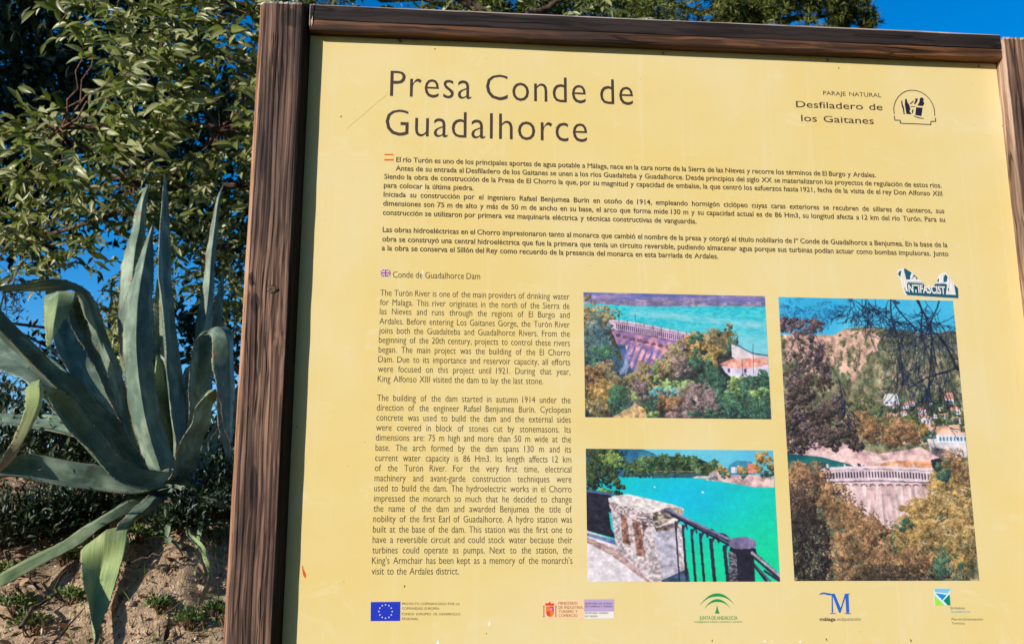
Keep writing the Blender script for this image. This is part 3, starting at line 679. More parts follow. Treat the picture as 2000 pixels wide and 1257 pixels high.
# ------------------------------------------------------------------ the three printed photographs, painted point by point
class Pic:
    def __init__(s, w, h, seed):
        s.w, s.h = w, h; s.r = np.random.RandomState(seed); s.a = np.zeros((h, w, 3)); s.yy, s.xx = np.mgrid[0:h, 0:w]
        s.u = s.xx / (w - 1); s.v = s.yy / (h - 1); s.seed = seed; s.src = s.dst = [-1., 2.]; s.v0 = s.v.copy() if hasattr(s, 'v') else None
    def nz(s, fx, fy, o=4): return fbm(s.u * fx + s.seed * 3.1, s.v * fy + 5.7, float(s.seed), o)
    def warp(s, src, dst): s.src, s.dst = src, dst; s.v = np.interp(s.v, dst, src)
    def mask(s, pts):
        u, v = s.u, s.v; m = np.zeros(u.shape, bool); n = len(pts)
        for i in range(n):
            x0, y0 = pts[i]; x1, y1 = pts[(i + 1) % n]
            if y0 == y1: continue
            c = ((y0 > v) != (y1 > v)) & (u < (x1 - x0) * (v - y0) / (y1 - y0) + x0); m ^= c
        return m
    def fill(s, m, c0, c1=None, f=(20, 20), amt=1.0, contrast=2.2):
        if c1 is None: s.a[m] = c0; return
        n = np.clip((s.nz(*f) - .5) * contrast + .5, 0, 1)[..., None] * amt
        s.a[m] = (np.array(c0) * (1 - n) + np.array(c1) * n)[m]
    def poly(s, pts, c0, c1=None, f=(20, 20), **k): m = s.mask(pts); s.fill(m, c0, c1, f, **k); return m
    def leaves(s, xs_, ys_, cols, sz=1.2, jit=14):
        R_ = int(math.ceil(sz)); dy, dx = np.mgrid[-R_:R_ + 1, -R_:R_ + 1]; k = (dx ** 2 + dy ** 2) <= sz * sz + .3
        dx, dy = dx[k], dy[k]
        X_ = (xs_[:, None] * (s.w - 1) + dx).round().astype(int); Y_ = (np.interp(ys_, s.src, s.dst)[:, None] * (s.h - 1) + dy).round().astype(int)
        ok = (X_ >= 0) & (X_ < s.w) & (Y_ >= 0) & (Y_ < s.h)
        C_ = cols[:, None, :] + s.r.normal(0, jit, (len(xs_), 1, 1)) + np.zeros((1, X_.shape[1], 1))
        s.a[Y_[ok], X_[ok]] = C_[ok]
    def tree(s, cx, cy, rx, ry, dark, mid, lite, n=None, sz=1.1, sun=(-.5, -.8), rag=.35):
        n = n or int(rx * ry * s.w * s.h * 1.6)
        k = max(9, int(n / 55)); tc = s.r.rand(k) * 6.28; tr = np.sqrt(s.r.rand(k)) * .8
        tr = tr * (.75 + .5 * s.r.rand(k)); bx = tr * np.cos(tc); by = tr * np.sin(tc); i = s.r.randint(0, k, n); br = .05 + .26 * s.r.rand(k) ** 1.6; squash_ = .6 + .5 * s.r.rand()
        a_ = s.r.rand(n) * 6.28; q = np.sqrt(s.r.rand(n))
        lx = q * np.cos(a_); ly = q * np.sin(a_)
        x = bx[i] + lx * br[i] * 1.3; y = by[i] + ly * br[i] * 1.3
        lit = .5 + .42 * (lx * sun[0] + ly * sun[1]) + .22 * (x * sun[0] + y * sun[1]) + s.r.normal(0, .16, n)
        o = np.argsort(lit + s.r.normal(0, .25, n)); lit = np.clip(lit, 0, 1)[o]; x = x[o]; y = y[o]
        d, m_, l_ = [np.array(c, float) for c in (dark, mid, lite)]
        t1 = np.clip(lit * 2, 0, 1)[:, None]; t2 = np.clip(lit * 2 - 1, 0, 1)[:, None]
        s.leaves(cx + x * rx, cy + y * ry, d * (1 - t1) + m_ * t1 * (1 - t2) + l_ * t2 * t1, sz)
    def line(s, pts, w, c, jit=0):
        for (x0, y0), (x1, y1) in zip(pts[:-1], pts[1:]):
            L = max(2, int(math.hypot((x1 - x0) * s.w, (y1 - y0) * s.h) * 1.6)); t_ = np.linspace(0, 1, L)
            s.leaves(x0 + (x1 - x0) * t_, y0 + (y1 - y0) * t_, np.tile(np.array(c, float), (L, 1)), w, jit)
    def grain(s, amt=6):
        s.a += s.r.normal(0, amt, s.a.shape[:2])[..., None] + s.r.normal(0, amt * .5, s.a.shape)
    def place(s, name, x0, z0, x1, z1, label, sat=1.0):
        A_ = np.pad(s.a, ((1, 1), (1, 1), (0, 0)), mode='edge'); B_ = (A_[1:-1, :-2] + A_[1:-1, 2:] + A_[:-2, 1:-1] + A_[2:, 1:-1]) * .16 + s.a * .36
        u_, v_ = s.xx / s.w, s.yy / s.w
        m1 = fbm(u_ * 34, v_ * 34, s.seed + .5, 4, .6); m2 = fbm(u_ * 9, v_ * 9, s.seed + 2.5, 3)
        flat_ = np.clip((B_[..., 2] - B_[..., 0]) / 90.0, 0, 1)       # smooth sky and water stay smooth
        k_ = 1 + ((m1 - .5) * 1.5 + (m2 - .5) * .5) * (1 - .88 * flat_) * (1 - .75 * np.clip((B_.mean(-1) - 120) / 90, 0, 1)); s.a = B_ * k_[..., None] + s.r.normal(0, 5, s.a.shape)
        lum = s.a.mean(-1, keepdims=True); s.a = lum + (s.a - lum) * sat
        s.a = np.clip(s.a, 4, 250); s.a = 22 + s.a * .9
        px = x0 + (x1 - x0) * s.u; pz = z1 - (z1 - z0) * s.yy / (s.h - 1)
        V = np.stack([px, np.full_like(px, BY - .0003), pz], -1).reshape(-1, 3)
        idx = np.arange(s.w * s.h).reshape(s.h, s.w)
        F = np.stack([idx[:-1, :-1], idx[1:, :-1], idx[1:, 1:], idx[:-1, 1:]], -1).reshape(-1, 4)
        me = bulk(name, V, F); color_attr(me, lin(s.a.reshape(-1, 3)))
        return part(name, me, M_pic, label)
t = NT('printed photograph', .4, .35); t.col(t.attr('Col').outputs['Color']); M_pic = t.m

OR = ((30, 36, 38), (86, 84, 56), (172, 146, 100)); DG = ((10, 28, 42), (30, 66, 62), (74, 122, 84)); PU = ((34, 34, 52), (92, 76, 84), (158, 128, 124))
LG = ((24, 56, 40), (84, 122, 64), (156, 180, 106)); BR = ((30, 24, 26), (104, 72, 46), (176, 128, 84)); OG = ((40, 36, 22), (120, 96, 48), (196, 152, 86))
# --- dam seen from the hill
p = Pic(380, 254, 1)
p.fill(p.v > -1, (70, 86, 175), (150, 126, 176), (14, 40)); m = p.v > .055; p.fill(m, (92, 92, 150), (158, 134, 158), (30, 60))
m = p.v > (.095 + .012 * np.sin(p.u * 5) + .015 * (p.u - .5)); p.fill(m, (8, 176, 206), (60, 206, 222), (50, 90), contrast=3)
sw = np.exp(-((p.v - (.16 + .12 * np.clip(p.u - .3, 0, 1))) / .035) ** 2) * (p.u > .25) * p.nz(18, 30) * 1.5
bl = np.clip(sw + np.clip((p.v - .24) / .16, 0, .85) * (.65 + .5 * p.nz(20, 30)), 0, 1)[..., None] * m[..., None]
p.a = p.a * (1 - bl) + np.array((128, 204, 226)) * bl
wall = [(.13, .235), (.30, .26), (.57, .345), (.60, .42), (.56, .60), (.40, .72), (.24, .70), (.17, .5), (.12, .35)]
p.poly(wall, (120, 92, 158), (236, 150, 160), (26, 12), contrast=3)
for k in range(9):
    x = .19 + k * .035; p.poly([(x, .37 + k * .013), (x + .012, .37 + k * .013), (x - .05, .70), (x - .075, .70)], (62, 84, 160), (130, 110, 180), (60, 40))
p.poly([(.17, .42), (.25, .42), (.20, .68), (.17, .66)], (24, 66, 118), (60, 96, 150), (30, 30))
for k in range(10):
    x = .185 + k * .0375; y = .335 + k * .0135; p.poly([(x - .014, y + .022), (x - .010, y), (x + .006, y - .004), (x + .015, y + .008), (x + .015, y + .022)], (92, 60, 70))
par = lambda o: [(.14, .222 + o), (.22, .232 + o), (.35, .262 + o), (.57, .325 + o)]
for o in np.linspace(0, .016, 5): p.line(par(o), 1.2, (206, 180, 204), 6)
for o in np.linspace(.020, .078, 12): p.line(par(o), 1.2, (198, 162, 196), 6)
for o in (.014, .080, .084): p.line(par(o), .6, (110, 76, 110), 4)
for k in range(38):
    x = .175 + k * .0106; y = .222 + .02 + (x - .14) * .245
    p.poly([(x, y), (x + .0055, y + .001), (x + .0055, y + .044), (x, y + .043)], (54, 40, 92))
for k in range(9): x = .19 + k * .046; y = .20 + (x - .14) * .25; p.line([(x, y), (x, y + .035)], .7, (52, 56, 90)); 
p.line([(.28, .17), (.28, .225), (.31, .235)], .6, (20, 60, 110))
p.poly([(0, .18), (.12, .2), (.2, .5), (.27, .66), (.45, .62), (.55, .42), (.62, .36), (.76, .3), (.83, .5), (.84, .66), (1, .66), (1, 1.01), (0, 1.01)], (20, 36, 46), (74, 64, 54), (50, 40), contrast=3)
p.poly([(.22, .42), (.50, .44), (.46, .60), (.26, .66)], (130, 96, 160), (238, 160, 170), (40, 30), contrast=3)
for k in range(7):
    x = .24 + k * .032; p.poly([(x, .42 + k * .01), (x + .010, .42 + k * .01), (x - .045, .66), (x - .065, .66)], (66, 86, 160), (120, 106, 176), (60, 40))
for a_ in [(.06, .20, .14, .13), (.10, .27, .07, .06)]: p.tree(*a_, *OR)
p.tree(.06, .42, .11, .22, (16, 46, 78), (40, 86, 110), (110, 120, 110)); p.tree(.10, .55, .10, .14, *DG); p.tree(.02, .05, .03, .03, *OR)
p.tree(.17, .63, .08, .13, (16, 40, 70), (34, 66, 100), (60, 90, 110)); p.tree(.11, .60, .06, .08, *PU)
for k in range(26): p.line([(.22 + .02 * p.r.rand(), .5 + .1 * p.r.rand()), (.19 + .03 * p.r.rand(), .62 + .05 * p.r.rand())], .6, (130, 150, 190))
for cx, cy, rx, ry, c in [(.50, .50, .09, .13, OR), (.60, .44, .07, .13, OG), (.74, .37, .10, .13, OR), (.62, .36, .05, .05, DG), (.68, .48, .07, .09, OG), (.33, .64, .08, .09, OR), (.45, .62, .10, .1, OR), (.52, .60, .06, .12, PU), (.60, .56, .05, .1, DG), (.79, .27, .03, .04, OR),
                          (.80, .44, .03, .10, DG), (.70, .56, .05, .05, OG)]: p.tree(cx, cy, rx, ry, *c)
p.poly([(.80, .40), (.90, .46), (1.0, .50), (1.0, .54), (.83, .54), (.80, .50)], (206, 192, 206), (228, 214, 222))
p.line([(.82, .39), (.88, .45), (.92, .475), (1.0, .49)], 1.0, (60, 90, 130))
p.poly([(.74, .58), (1.0, .56), (1.0, .64), (.80, .68), (.76, .63)], (196, 188, 228), (226, 214, 240))
p.poly([(.73, .565), (.80, .52), (.99, .505), (1.0, .56), (.90, .595), (.80, .60)], (222, 118, 108), (248, 190, 176), (60, 60))
for x in (.775, .865, .95): p.poly([(x, .60), (x + .012, .60), (x + .012, .63), (x, .63)], (60, 50, 110))
p.line([(.92, .40), (.915, .64)], .6, (50, 50, 90)); p.line([(.855, .52), (.855, .66)], .5, (50, 50, 90))
for cx, cy, rx, ry, c in [(.10, .66, .10, .10, OR), (.05, .72, .08, .14, BR), (.16, .80, .10, .13, OR), (.21, .72, .08, .09, OR), (.30, .68, .07, .09, OR), (.36, .76, .09, .10, OR), (.10, .86, .1, .15, OG), (.20, .88, .1, .15, DG), (.05, .93, .07, .10, OR), (.28, .80, .07, .16, PU), (.38, .62, .02, .1, LG),
                          (.50, .76, .10, .09, LG), (.45, .72, .06, .04, LG), (.58, .74, .05, .06, LG), (.38, .80, .05, .05, ((20, 70, 90), (50, 130, 150), (110, 190, 200))), (.46, .79, .04, .05, ((30, 90, 130), (80, 160, 190), (150, 210, 220))), (.66, .66, .05, .14, DG), (.72, .70, .06, .13, DG), (.64, .76, .05, .05, PU),
                          (.55, .85, .10, .12, PU), (.45, .88, .08, .12, BR), (.72, .84, .09, .13, DG), (.64, .88, .10, .12, PU), (.84, .76, .09, .09, LG), (.92, .74, .09, .10, DG), (.98, .70, .04, .09, DG), (.84, .90, .14, .13, DG), (.95, .90, .09, .13, DG), (.95, .80, .06, .05, LG), (.26, .84, .025, .05, LG),
                          (.36, .92, .07, .09, DG), (.52, .96, .1, .07, PU), (.68, .97, .12, .06, DG), (.80, .72, .04, .06, LG), (.36, .98, .05, .04, LG)]: p.tree(cx, cy, rx, ry, *c)
p.poly([(.13, 1.01), (.20, .95), (.27, .89), (.32, .93), (.33, 1.01)], (150, 124, 90), (226, 178, 120), (40, 30), contrast=3)
p.tree(.31, .93, .025, .03, *OG); p.tree(.27, .85, .03, .045, *LG)
p.grain(7); p.place('photo_print', .3313, 1.8700, .7248, 2.1349, 'printed photograph of the curved dam above turquoise water', .92)
# --- balustrade and reservoir
p = Pic(380, 256, 2)
g = p.v; p.fill(p.v > -1, (70, 178, 220), (96, 196, 226), (5, 5)); 
p.poly([(0, 0), (.30, 0), (.36, .03), (.40, .08), (.40, .25), (0, .25)], (16, 76, 124), (48, 118, 150), (30, 40))
p.poly([(.76, .12), (.80, .08), (.88, .09), (.9, .2), (.74, .2)], (24, 100, 160), (60, 140, 170), (20, 20))
m = p.v > .215; wat = np.clip((p.v - .2) * 1.3 + (p.u - .5) * .5, 0, 1)[..., None]; wv = p.nz(6, 14)[..., None]
col_ = np.array((0, 188, 196)) * (1 - wat) + np.array((0, 206, 150)) * wat; bc = np.exp(-(((p.u - .52) / .30) ** 2 + ((p.v - .38) / .22) ** 2))[..., None]
col_ = col_ * (1 - bc) + np.array((0, 182, 224)) * bc; p.a[m] = (col_ + (wv - .5) * 14)[m]
p.poly([(.20, .215), (.20, .12), (.30, .09), (.40, .055), (.50, .05), (.60, .07), (.68, .12), (.70, .19), (.66, .2), (.5, .205)], (10, 30, 26), (44, 76, 46), (60, 50), contrast=3)
for k in range(60):
    x = .20 + .5 * p.r.rand(); top = .045 + .10 * abs((x - .48) / .3) ** 2; y = top + (.19 - top) * p.r.rand(); p.tree(x, y, .028, .035, (8, 24, 22), (32, 70, 44), (110, 124, 74), 90)
for k in range(26): x = .2 + .5 * p.r.rand(); p.tree(x, .2, .03, .02, (10, 24, 26), (24, 56, 60), (60, 84, 70), 60)
p.poly([(.35, .198), (.60, .182), (.62, .215), (.35, .222)], (22, 62, 84), (46, 92, 96), (40, 8))
for k in range(16): p.line([(.36 + k * .016, .165 + .01 * p.r.rand()), (.372 + k * .016, .168)], .6, (190, 140, 120), 18)
p.poly([(.56, .21), (.64, .20), (.66, .22), (.57, .222)], (210, 190, 180))
p.poly([(.63, .235), (.655, .175), (.69, .155), (.72, .18), (.78, .195), (.88, .19), (1.0, .21), (1.0, .29), (.90, .29), (.80, .265), (.71, .245)], (176, 140, 150), (238, 204, 200), (30, 40), contrast=3)
p.poly([(.64, .22), (.66, .18), (.69, .175), (.70, .235), (.65, .24)], (110, 110, 130), (210, 200, 200), (60, 60))
p.poly([(.86, .10), (.92, .12), (.90, .18), (.86, .18)], (214, 120, 100)); p.poly([(.77, .13), (.80, .13), (.80, .18), (.77, .18)], (220, 220, 235), (90, 110, 150), (90, 4), contrast=6)
for a_ in [(.735, .15, .045, .06, OG), (.83, .16, .035, .06, OG), (.95, .10, .075, .10, OG), (.97, .15, .05, .06, DG), (.84, .2, .02, .03, DG), (.73, .19, .025, .03, DG)]: p.tree(*a_[:4], *a_[4])
DK = ((6, 10, 14), (14, 30, 22), (60, 76, 40))
p.tree(.08, .12, .12, .20, *DK); p.tree(.14, .08, .06, .09, *((20, 40, 20), (70, 100, 40), (150, 170, 84))); p.tree(.03, .25, .05, .12, *DK); p.tree(.17, .28, .06, .07, *DK); p.tree(.10, .33, .05, .03, (20, 50, 30), (60, 110, 50), (120, 160, 80)); p.tree(.12, .22, .05, .05, *DK)
p.poly([(0, .62), (.16, .70), (.33, .86), (.42, 1.01), (0, 1.01)], (206, 196, 212), (232, 224, 232), (60, 60)); p.poly([(0, .67), (.15, .76), (.30, .92), (.34, 1.01), (.31, 1.01), (.12, .80), (0, .71)], (150, 110, 116), (206, 176, 176), (90, 90))
p.poly([(0, .32), (.13, .345), (.13, .55), (.15, .68), (0, .62)], (14, 14, 30), (30, 30, 50), (40, 40)); p.poly([(.115, .48), (.14, .5), (.145, .66), (.125, .6)], (20, 190, 200))
p.line([(0, .322), (.14, .348)], 2.0, (60, 84, 130)); p.poly([(0, .64), (.15, .69), (.15, .73), (0, .66)], (66, 92, 150), (120, 140, 180), (30, 30))
ST = ((150, 134, 142), (226, 214, 222)); SD = ((70, 58, 62), (160, 130, 126))
p.poly([(.125, .44), (.37, .58), (.50, .57), (.52, .95), (.38, 1.01), (.33, 1.01), (.15, .76)], *ST, (90, 60), contrast=2.6)
for a_ in [[(.175, .475), (.205, .49), (.225, .73), (.185, .715)], [(.235, .52), (.275, .54), (.30, .82), (.255, .80)], [(.29, .56), (.325, .58), (.30, .62), (.29, .70)]]: p.poly(a_, (96, 60, 60), (184, 130, 112), (90, 60), contrast=4)
p.poly([(.34, .62), (.47, .60), (.48, .92), (.39, .99)], (150, 144, 170), (206, 200, 220), (50, 40)); p.poly([(.345, .55), (.47, .54), (.48, .60), (.36, .63)], *SD, (60, 50), contrast=4)
p.poly([(.115, .375), (.16, .355), (.22, .345), (.46, .425), (.51, .455), (.50, .49), (.47, .555), (.36, .60), (.345, .55), (.12, .44)], (196, 184, 190), (244, 236, 238), (60, 60), contrast=3)
p.poly([(.115, .395), (.34, .50), (.345, .60), (.12, .455)], (120, 100, 110), (222, 204, 212), (110, 110), contrast=5); p.poly([(.345, .49), (.41, .45), (.50, .45), (.51, .49), (.45, .53), (.37, .59), (.345, .56)], (70, 64, 60), (180, 160, 150), (60, 60), contrast=5)
p.poly([(.38, .99), (.52, .90), (.53, 1.01), (.38, 1.01)], (20, 40, 70), (60, 90, 130))
RL = (26, 24, 46)
for k, x in enumerate([.462, .50, .545, .59, .645, .715]):
    y = .55 + (x - .46) * .75; p.line([(x, y), (x + .012, 1.0)], 1.8 + k * .35, RL, 4)
    w_ = .030 + k * .006; arcp = [(x + w_ - w_ * math.cos(q), y + .06 - (.07 + k * .008) * math.sin(q)) for q in np.linspace(0, math.pi * .98, 14)]; p.line(arcp, 1.5 + k * .25, (34, 34, 60), 4)
p.line([(.415, .465), (.76, .71)], 3.6, (58, 50, 88), 3); p.line([(.415, .455), (.76, .695)], 1.8, (126, 116, 158), 3); p.line([(.44, .50), (.75, .735)], 1.4, (16, 16, 34), 3)
p.poly([(.77, .73), (.87, .76), (.87, 1.01), (.77, 1.01)], (18, 18, 36), (34, 32, 56), (20, 20)); p.poly([(.735, .78), (.775, .78), (.78, 1.01), (.735, 1.01)], (110, 108, 124), (40, 36, 52), (90, 90), contrast=6)
p.poly([(.735, .71), (.76, .675), (.83, .662), (.88, .69), (.885, .735), (.86, .765), (.78, .755), (.745, .74)], (96, 84, 130), (134, 120, 166), (12, 12)); p.poly([(.745, .74), (.78, .76), (.88, .75), (.885, .79), (.78, .80), (.74, .77)], (20, 20, 40))
p.line([(.86, .79), (1.0, .97)], 5.0, (30, 28, 50), 3); p.line([(.86, .785), (1.0, .955)], 2.2, (160, 152, 180), 3)
p.line([(.86, .86), (.93, 1.0)], 2.2, RL); p.line([(.875, .88), (.95, 1.0)], 1.6, (70, 70, 100)); p.line([(.92, .92), (1.0, 1.0)], 2.0, RL)
p.leaves(np.array([.61, .36, .615]), np.array([.325, .29, .33]), np.full((3, 3), 235.), 1.6); p.grain(4)
p.place('photo_print', .3315, 1.5410, .7245, 1.8052, 'printed photograph of a stone balustrade over a green reservoir')
# --- tall print: village, dam, woods
p = Pic(372, 564, 3); p.warp([-1, 0, .188, .24, .375, .53, .655, .70, .722, .925, 1.0, 2], [-1, 0, .107, .14, .37, .51, .625, .665, .68, .85, 1.0, 2])
p.fill(p.v > -1, (26, 168, 232), (60, 190, 240), (4, 6)); 
hill = np.interp(p.u[0], [0, .12, .30, .36, .48, .62, .74, .84, 1.0], [.24, .235, .235, .20, .182, .188, .207, .215, .198]); m = p.v > hill[None, :] + .006 * (p.nz(60, 1) - .5)
p.fill(m, (78, 92, 66), (136, 124, 96), (34, 60), contrast=4)
p.fill(m & (p.u > .58) & (p.v < .27), (70, 86, 78), (112, 118, 104), (30, 40)); p.fill(m & (p.v < .31 + .16 * (p.nz(12, 16) - .5)) & (p.u < .60 + .3 * (p.nz(10, 20) - .5)) & (p.nz(9, 14) > .45), (172, 132, 118), (226, 178, 160), (40, 60), contrast=3)
for k in range(520):
    x, y = p.r.rand(), .20 + .30 * p.r.rand()
    if y > np.interp(x, np.linspace(0, 1, 372), hill) + .012: p.tree(x, y, .010 + .02 * (y - .15), .006 + .012 * (y - .15), (34, 44, 38), (70, 78, 52), (126, 122, 84), 26 + int(300 * (y - .2)))
for k in range(44): x, y = p.r.rand(), .42 + .12 * p.r.rand(); p.poly([(x, y), (x + .05, y - .008), (x + .07, y + .012), (x + .01, y + .016)], (198, 140, 116), (226, 178, 156), (40, 40))
for k in range(70): x, y = .25 + .75 * p.r.rand(), .38 + .13 * p.r.rand(); p.tree(x, y, .035, .022, (14, 28, 30), (44, 64, 44), (112, 108, 66))
def house(x, y, w, h, roof=(222, 140, 116), wall_=(222, 222, 240)):
    p.poly([(x, y), (x + w, y), (x + w, y + h), (x, y + h)], wall_); p.poly([(x - .006, y + .002), (x + w * .15, y - h * .5), (x + w * .9, y - h * .5), (x + w + .006, y + .002)], roof)
    for k in range(3): q = x + w * (.15 + .27 * k); p.poly([(q, y + h * .35), (q + w * .12, y + h * .35), (q + w * .12, y + h * .75), (q, y + h * .75)], (60, 84, 130))
house(.555, .375, .085, .024, (230, 230, 236)); house(.74, .412, .07, .022); house(.735, .445, .08, .03, (226, 150, 130)); house(.90, .37, .05, .022); house(.62, .452, .03, .014)
for hx, hy, hw in [(.66, .395, .035), (.70, .385, .03), (.80, .385, .035), (.86, .40, .04), (.82, .43, .04), (.88, .435, .035), (.93, .41, .05), (.69, .43, .03), (.65, .425, .028), (.95, .45, .04), (.60, .40, .025), (.77, .475, .035)]: house(hx, hy, hw, hw * .45, (206 + int(30 * hx), 150, 124) if hy > .4 else (196, 120, 100))
for a_ in [(.84, .40, .07, .05), (.70, .47, .08, .05), (.52, .42, .05, .03), (.88, .46, .05, .04), (.97, .44, .04, .04), (.80, .36, .05, .02)]: p.tree(*a_, (16, 34, 30), (48, 76, 46), (108, 116, 66))
p.poly([(.78, .485), (.97, .47), (.98, .53), (.80, .53)], (190, 130, 104), (236, 190, 166), (30, 50)); p.tree(.74, .49, .06, .045, *OG); p.tree(.62, .51, .14, .06, *BR); p.tree(.42, .49, .12, .07, *BR); p.tree(.80, .52, .04, .03, *DG)
p.poly([(.78, .53), (1, .52), (1, .60), (.80, .60)], (170, 160, 176), (226, 216, 226), (30, 40)); p.poly([(.835, .515), (1, .512), (1, .545), (.835, .545)], (216, 222, 240)); p.poly([(.83, .515), (.86, .502), (1, .502), (1, .515)], (236, 190, 180))
for k in range(8): p.poly([(.85 + k * .02, .521), (.86 + k * .02, .521), (.86 + k * .02, .537), (.85 + k * .02, .537)], (60, 110, 160))
p.poly([(.80, .56), (.88, .57), (.86, .61), (.80, .60)], (60, 56, 70), (130, 120, 130))
p.poly([(0, .54), (.30, .545), (.50, .59), (.68, .57), (.74, .56), (.86, .61), (.86, .645), (.45, .65), (0, .60)], (196, 150, 160), (246, 204, 204), (20, 50), contrast=3); p.poly([(.42, .635), (.60, .615), (.84, .615), (.80, .655), (.44, .655)], (206, 116, 70), (238, 170, 130), (24, 40))
p.poly([(0, .59), (.18, .602), (.34, .63), (.40, .65), (.2, .68), (0, .62)], (4, 70, 84), (16, 112, 112), (20, 60)); p.poly([(.38, .625), (.43, .635), (.44, .655), (.39, .65)], (20, 26, 40)); p.poly([(.79, .61), (.86, .60), (.86, .66), (.80, .65)], (24, 28, 44))
dw = [(.17, .655), (.30, .648), (.50, .645), (.80, .652), (.79, .74), (.78, .78), (.70, .84), (.60, .90), (.52, .925), (.45, .90), (.34, .82), (.26, .75), (.20, .72)]
p.poly(dw, (196, 158, 166), (242, 212, 216), (60, 14), contrast=2.6); p.line([(.508, .72), (.506, .88)], .8, (156, 116, 140))
p.poly([(.17, .660), (.30, .652), (.50, .648), (.80, .652), (.80, .705), (.30, .705), (.19, .71)], (214, 186, 206), (232, 210, 222), (30, 30))
for o in (.0, .004): p.line([(.18, .648 + o), (.30, .641 + o), (.5, .637 + o), (.80, .645 + o)], .9, (226, 206, 222))
p.line([(.18, .656), (.5, .648), (.80, .654)], .7, (140, 110, 140)); p.line([(.19, .70), (.5, .693), (.79, .70)], .9, (130, 96, 116))
for k in range(37): x = .195 + k * .0163; y = .664 - .008 * math.sin((x - .18) / .62 * 3.14); p.poly([(x, y), (x + .008, y), (x + .008, y + .024), (x, y + .024)], (52, 40, 60))
for k in range(13): x = .20 + k * .048; p.poly([(x, .722), (x + .004, .709), (x + .022, .706), (x + .034, .714), (x + .036, .722), (x + .026, .713), (x + .008, .715)], (86, 54, 60))
for k in range(6): x = .21 + k * .095; p.poly([(x, .630), (x + .012, .630), (x + .012, .645), (x, .645)], (216, 200, 220))
for a_ in [(.10, .67, .14, .06, BR), (.10, .74, .16, .09, ((10, 10, 20), (56, 40, 34), (150, 108, 80))), (.26, .80, .12, .09, BR), (.05, .82, .10, .10, ((8, 8, 18), (30, 24, 26), (90, 66, 52))), (.34, .88, .12, .08, BR), (.93, .66, .10, .09, BR), (.86, .74, .14, .09, OG), (.72, .84, .14, .08, OG), (.92, .82, .12, .09, OG), (.50, .95, .16, .07, BR),
           (.58, .93, .05, .05, DG), (.70, .93, .16, .09, OG), (.90, .93, .16, .10, OG), (.60, .99, .2, .06, BR), (.30, .96, .16, .08, BR), (.08, .94, .14, .12, ((6, 6, 16), (20, 18, 24), (56, 44, 40))), (.44, .90, .08, .05, BR), (.62, .88, .05, .03, DG), (.85, .66, .05, .05, DG), (.82, .99, .1, .04, DG), (.55, 1.0, .3, .03, ((6, 8, 16), (30, 26, 26), (90, 70, 50)))]: p.tree(*a_[:4], *a_[4])
for k in range(60): x, y = .75 + .25 * p.r.rand(), .72 + .22 * p.r.rand(); q = p.r.rand() * 3; p.line([(x, y), (x + .04 * math.cos(q), y - .02 * math.sin(q))], .5, (206, 184, 160), 14)
# dark foliage on the left, bare branches above
DB = ((10, 14, 34), (50, 38, 52), (140, 108, 112))
for k in range(90):
    y = .0 + .20 * p.r.rand() ** .8; x = (.42 - .9 * y) * p.r.rand(); p.tree(x, y, .04, .020, (8, 50, 110), (12, 90, 150), (24, 120, 180), 60, .8)
for k in range(60): y = .14 + .42 * p.r.rand(); x = (.26 + .08 * math.sin(y * 20)) * p.r.rand() ** 1.2; p.tree(x, y, .055, .035, *DB, 220, 1.0)
for k in range(34): y = .34 + .22 * p.r.rand(); x = .40 * p.r.rand(); p.tree(x, y, .06, .035, (10, 12, 24), (34, 30, 34), (104, 80, 70))
def twig(x, y, a_, L, w, d):
    if d == 0 or L < .01: return
    pts = [(x, y)]
    for k in range(5): a_ += p.r.normal(0, .16); x += math.cos(a_) * L * .17; y += math.sin(a_) * L * .12 + .002; pts.append((x, y))
    p.line(pts, w, (14, 24, 54), 5)
    for k in range(2 + (d > 2)): i = p.r.randint(1, 5); twig(*pts[i], a_ + p.r.choice([-1, 1]) * (.35 + .5 * p.r.rand()), L * .58, max(.5, w * .6), d - 1)
for x, y, a_, L, w, d in [(.645, .0, 1.55, .36, 1.0, 4), (.80, .0, 1.45, .40, 1.1, 4), (.99, .30, 2.9, .36, 1.1, 4), (.98, .27, 3.9, .3, 1.0, 4), (.40, .0, .9, .30, .7, 4), (.55, .0, 1.3, .25, .7, 4), (.92, .0, 1.9, .4, 1.0, 4), (.86, .14, 1.4, .4, 1.0, 4), (1, .1, 2.4, .3, .8, 4), (.15, .20, .9, .35, .7, 4)]: twig(x, y, a_, L, w, d)
p.line([(.64, .0), (.635, .08), (.64, .155), (.66, .22)], 1.5, (14, 24, 54)); p.line([(.79, .0), (.83, .10), (.85, .2), (.87, .30)], 1.5, (14, 24, 54)); p.line([(.99, .31), (.94, .26), (.90, .24)], 2.0, (14, 20, 40)); p.line([(.99, .305), (.86, .32), (.78, .37), (.70, .42)], 1.0, (14, 22, 44))
for _k in range(26): twig(.60 + .40 * p.r.rand(), .30 * p.r.rand(), 1.2 + 1.0 * p.r.rand(), .22, .6, 3)
for _k in range(8): twig(.30 + .30 * p.r.rand(), .0, .6 + 1.4 * p.r.rand(), .20, .6, 3)
p.tree(.67, .018, .022, .013, (10, 20, 60), (14, 30, 76), (20, 40, 90)); p.grain(6)
p.place('photo_print', .7545, 1.5422, 1.1453, 2.1339, 'tall printed photograph of the village and dam through branches', .9)

def on_ground(px, py, Y0=3.2, Y1=5.6):
    a_, b_ = ray(px, py)
    for Y in np.arange(Y0, Y1, .01):
        if EYE + b_ * Y <= gz(a_ * Y, Y): return Vector((a_ * Y, Y, EYE + b_ * Y))
    return at(px, py, Y1)
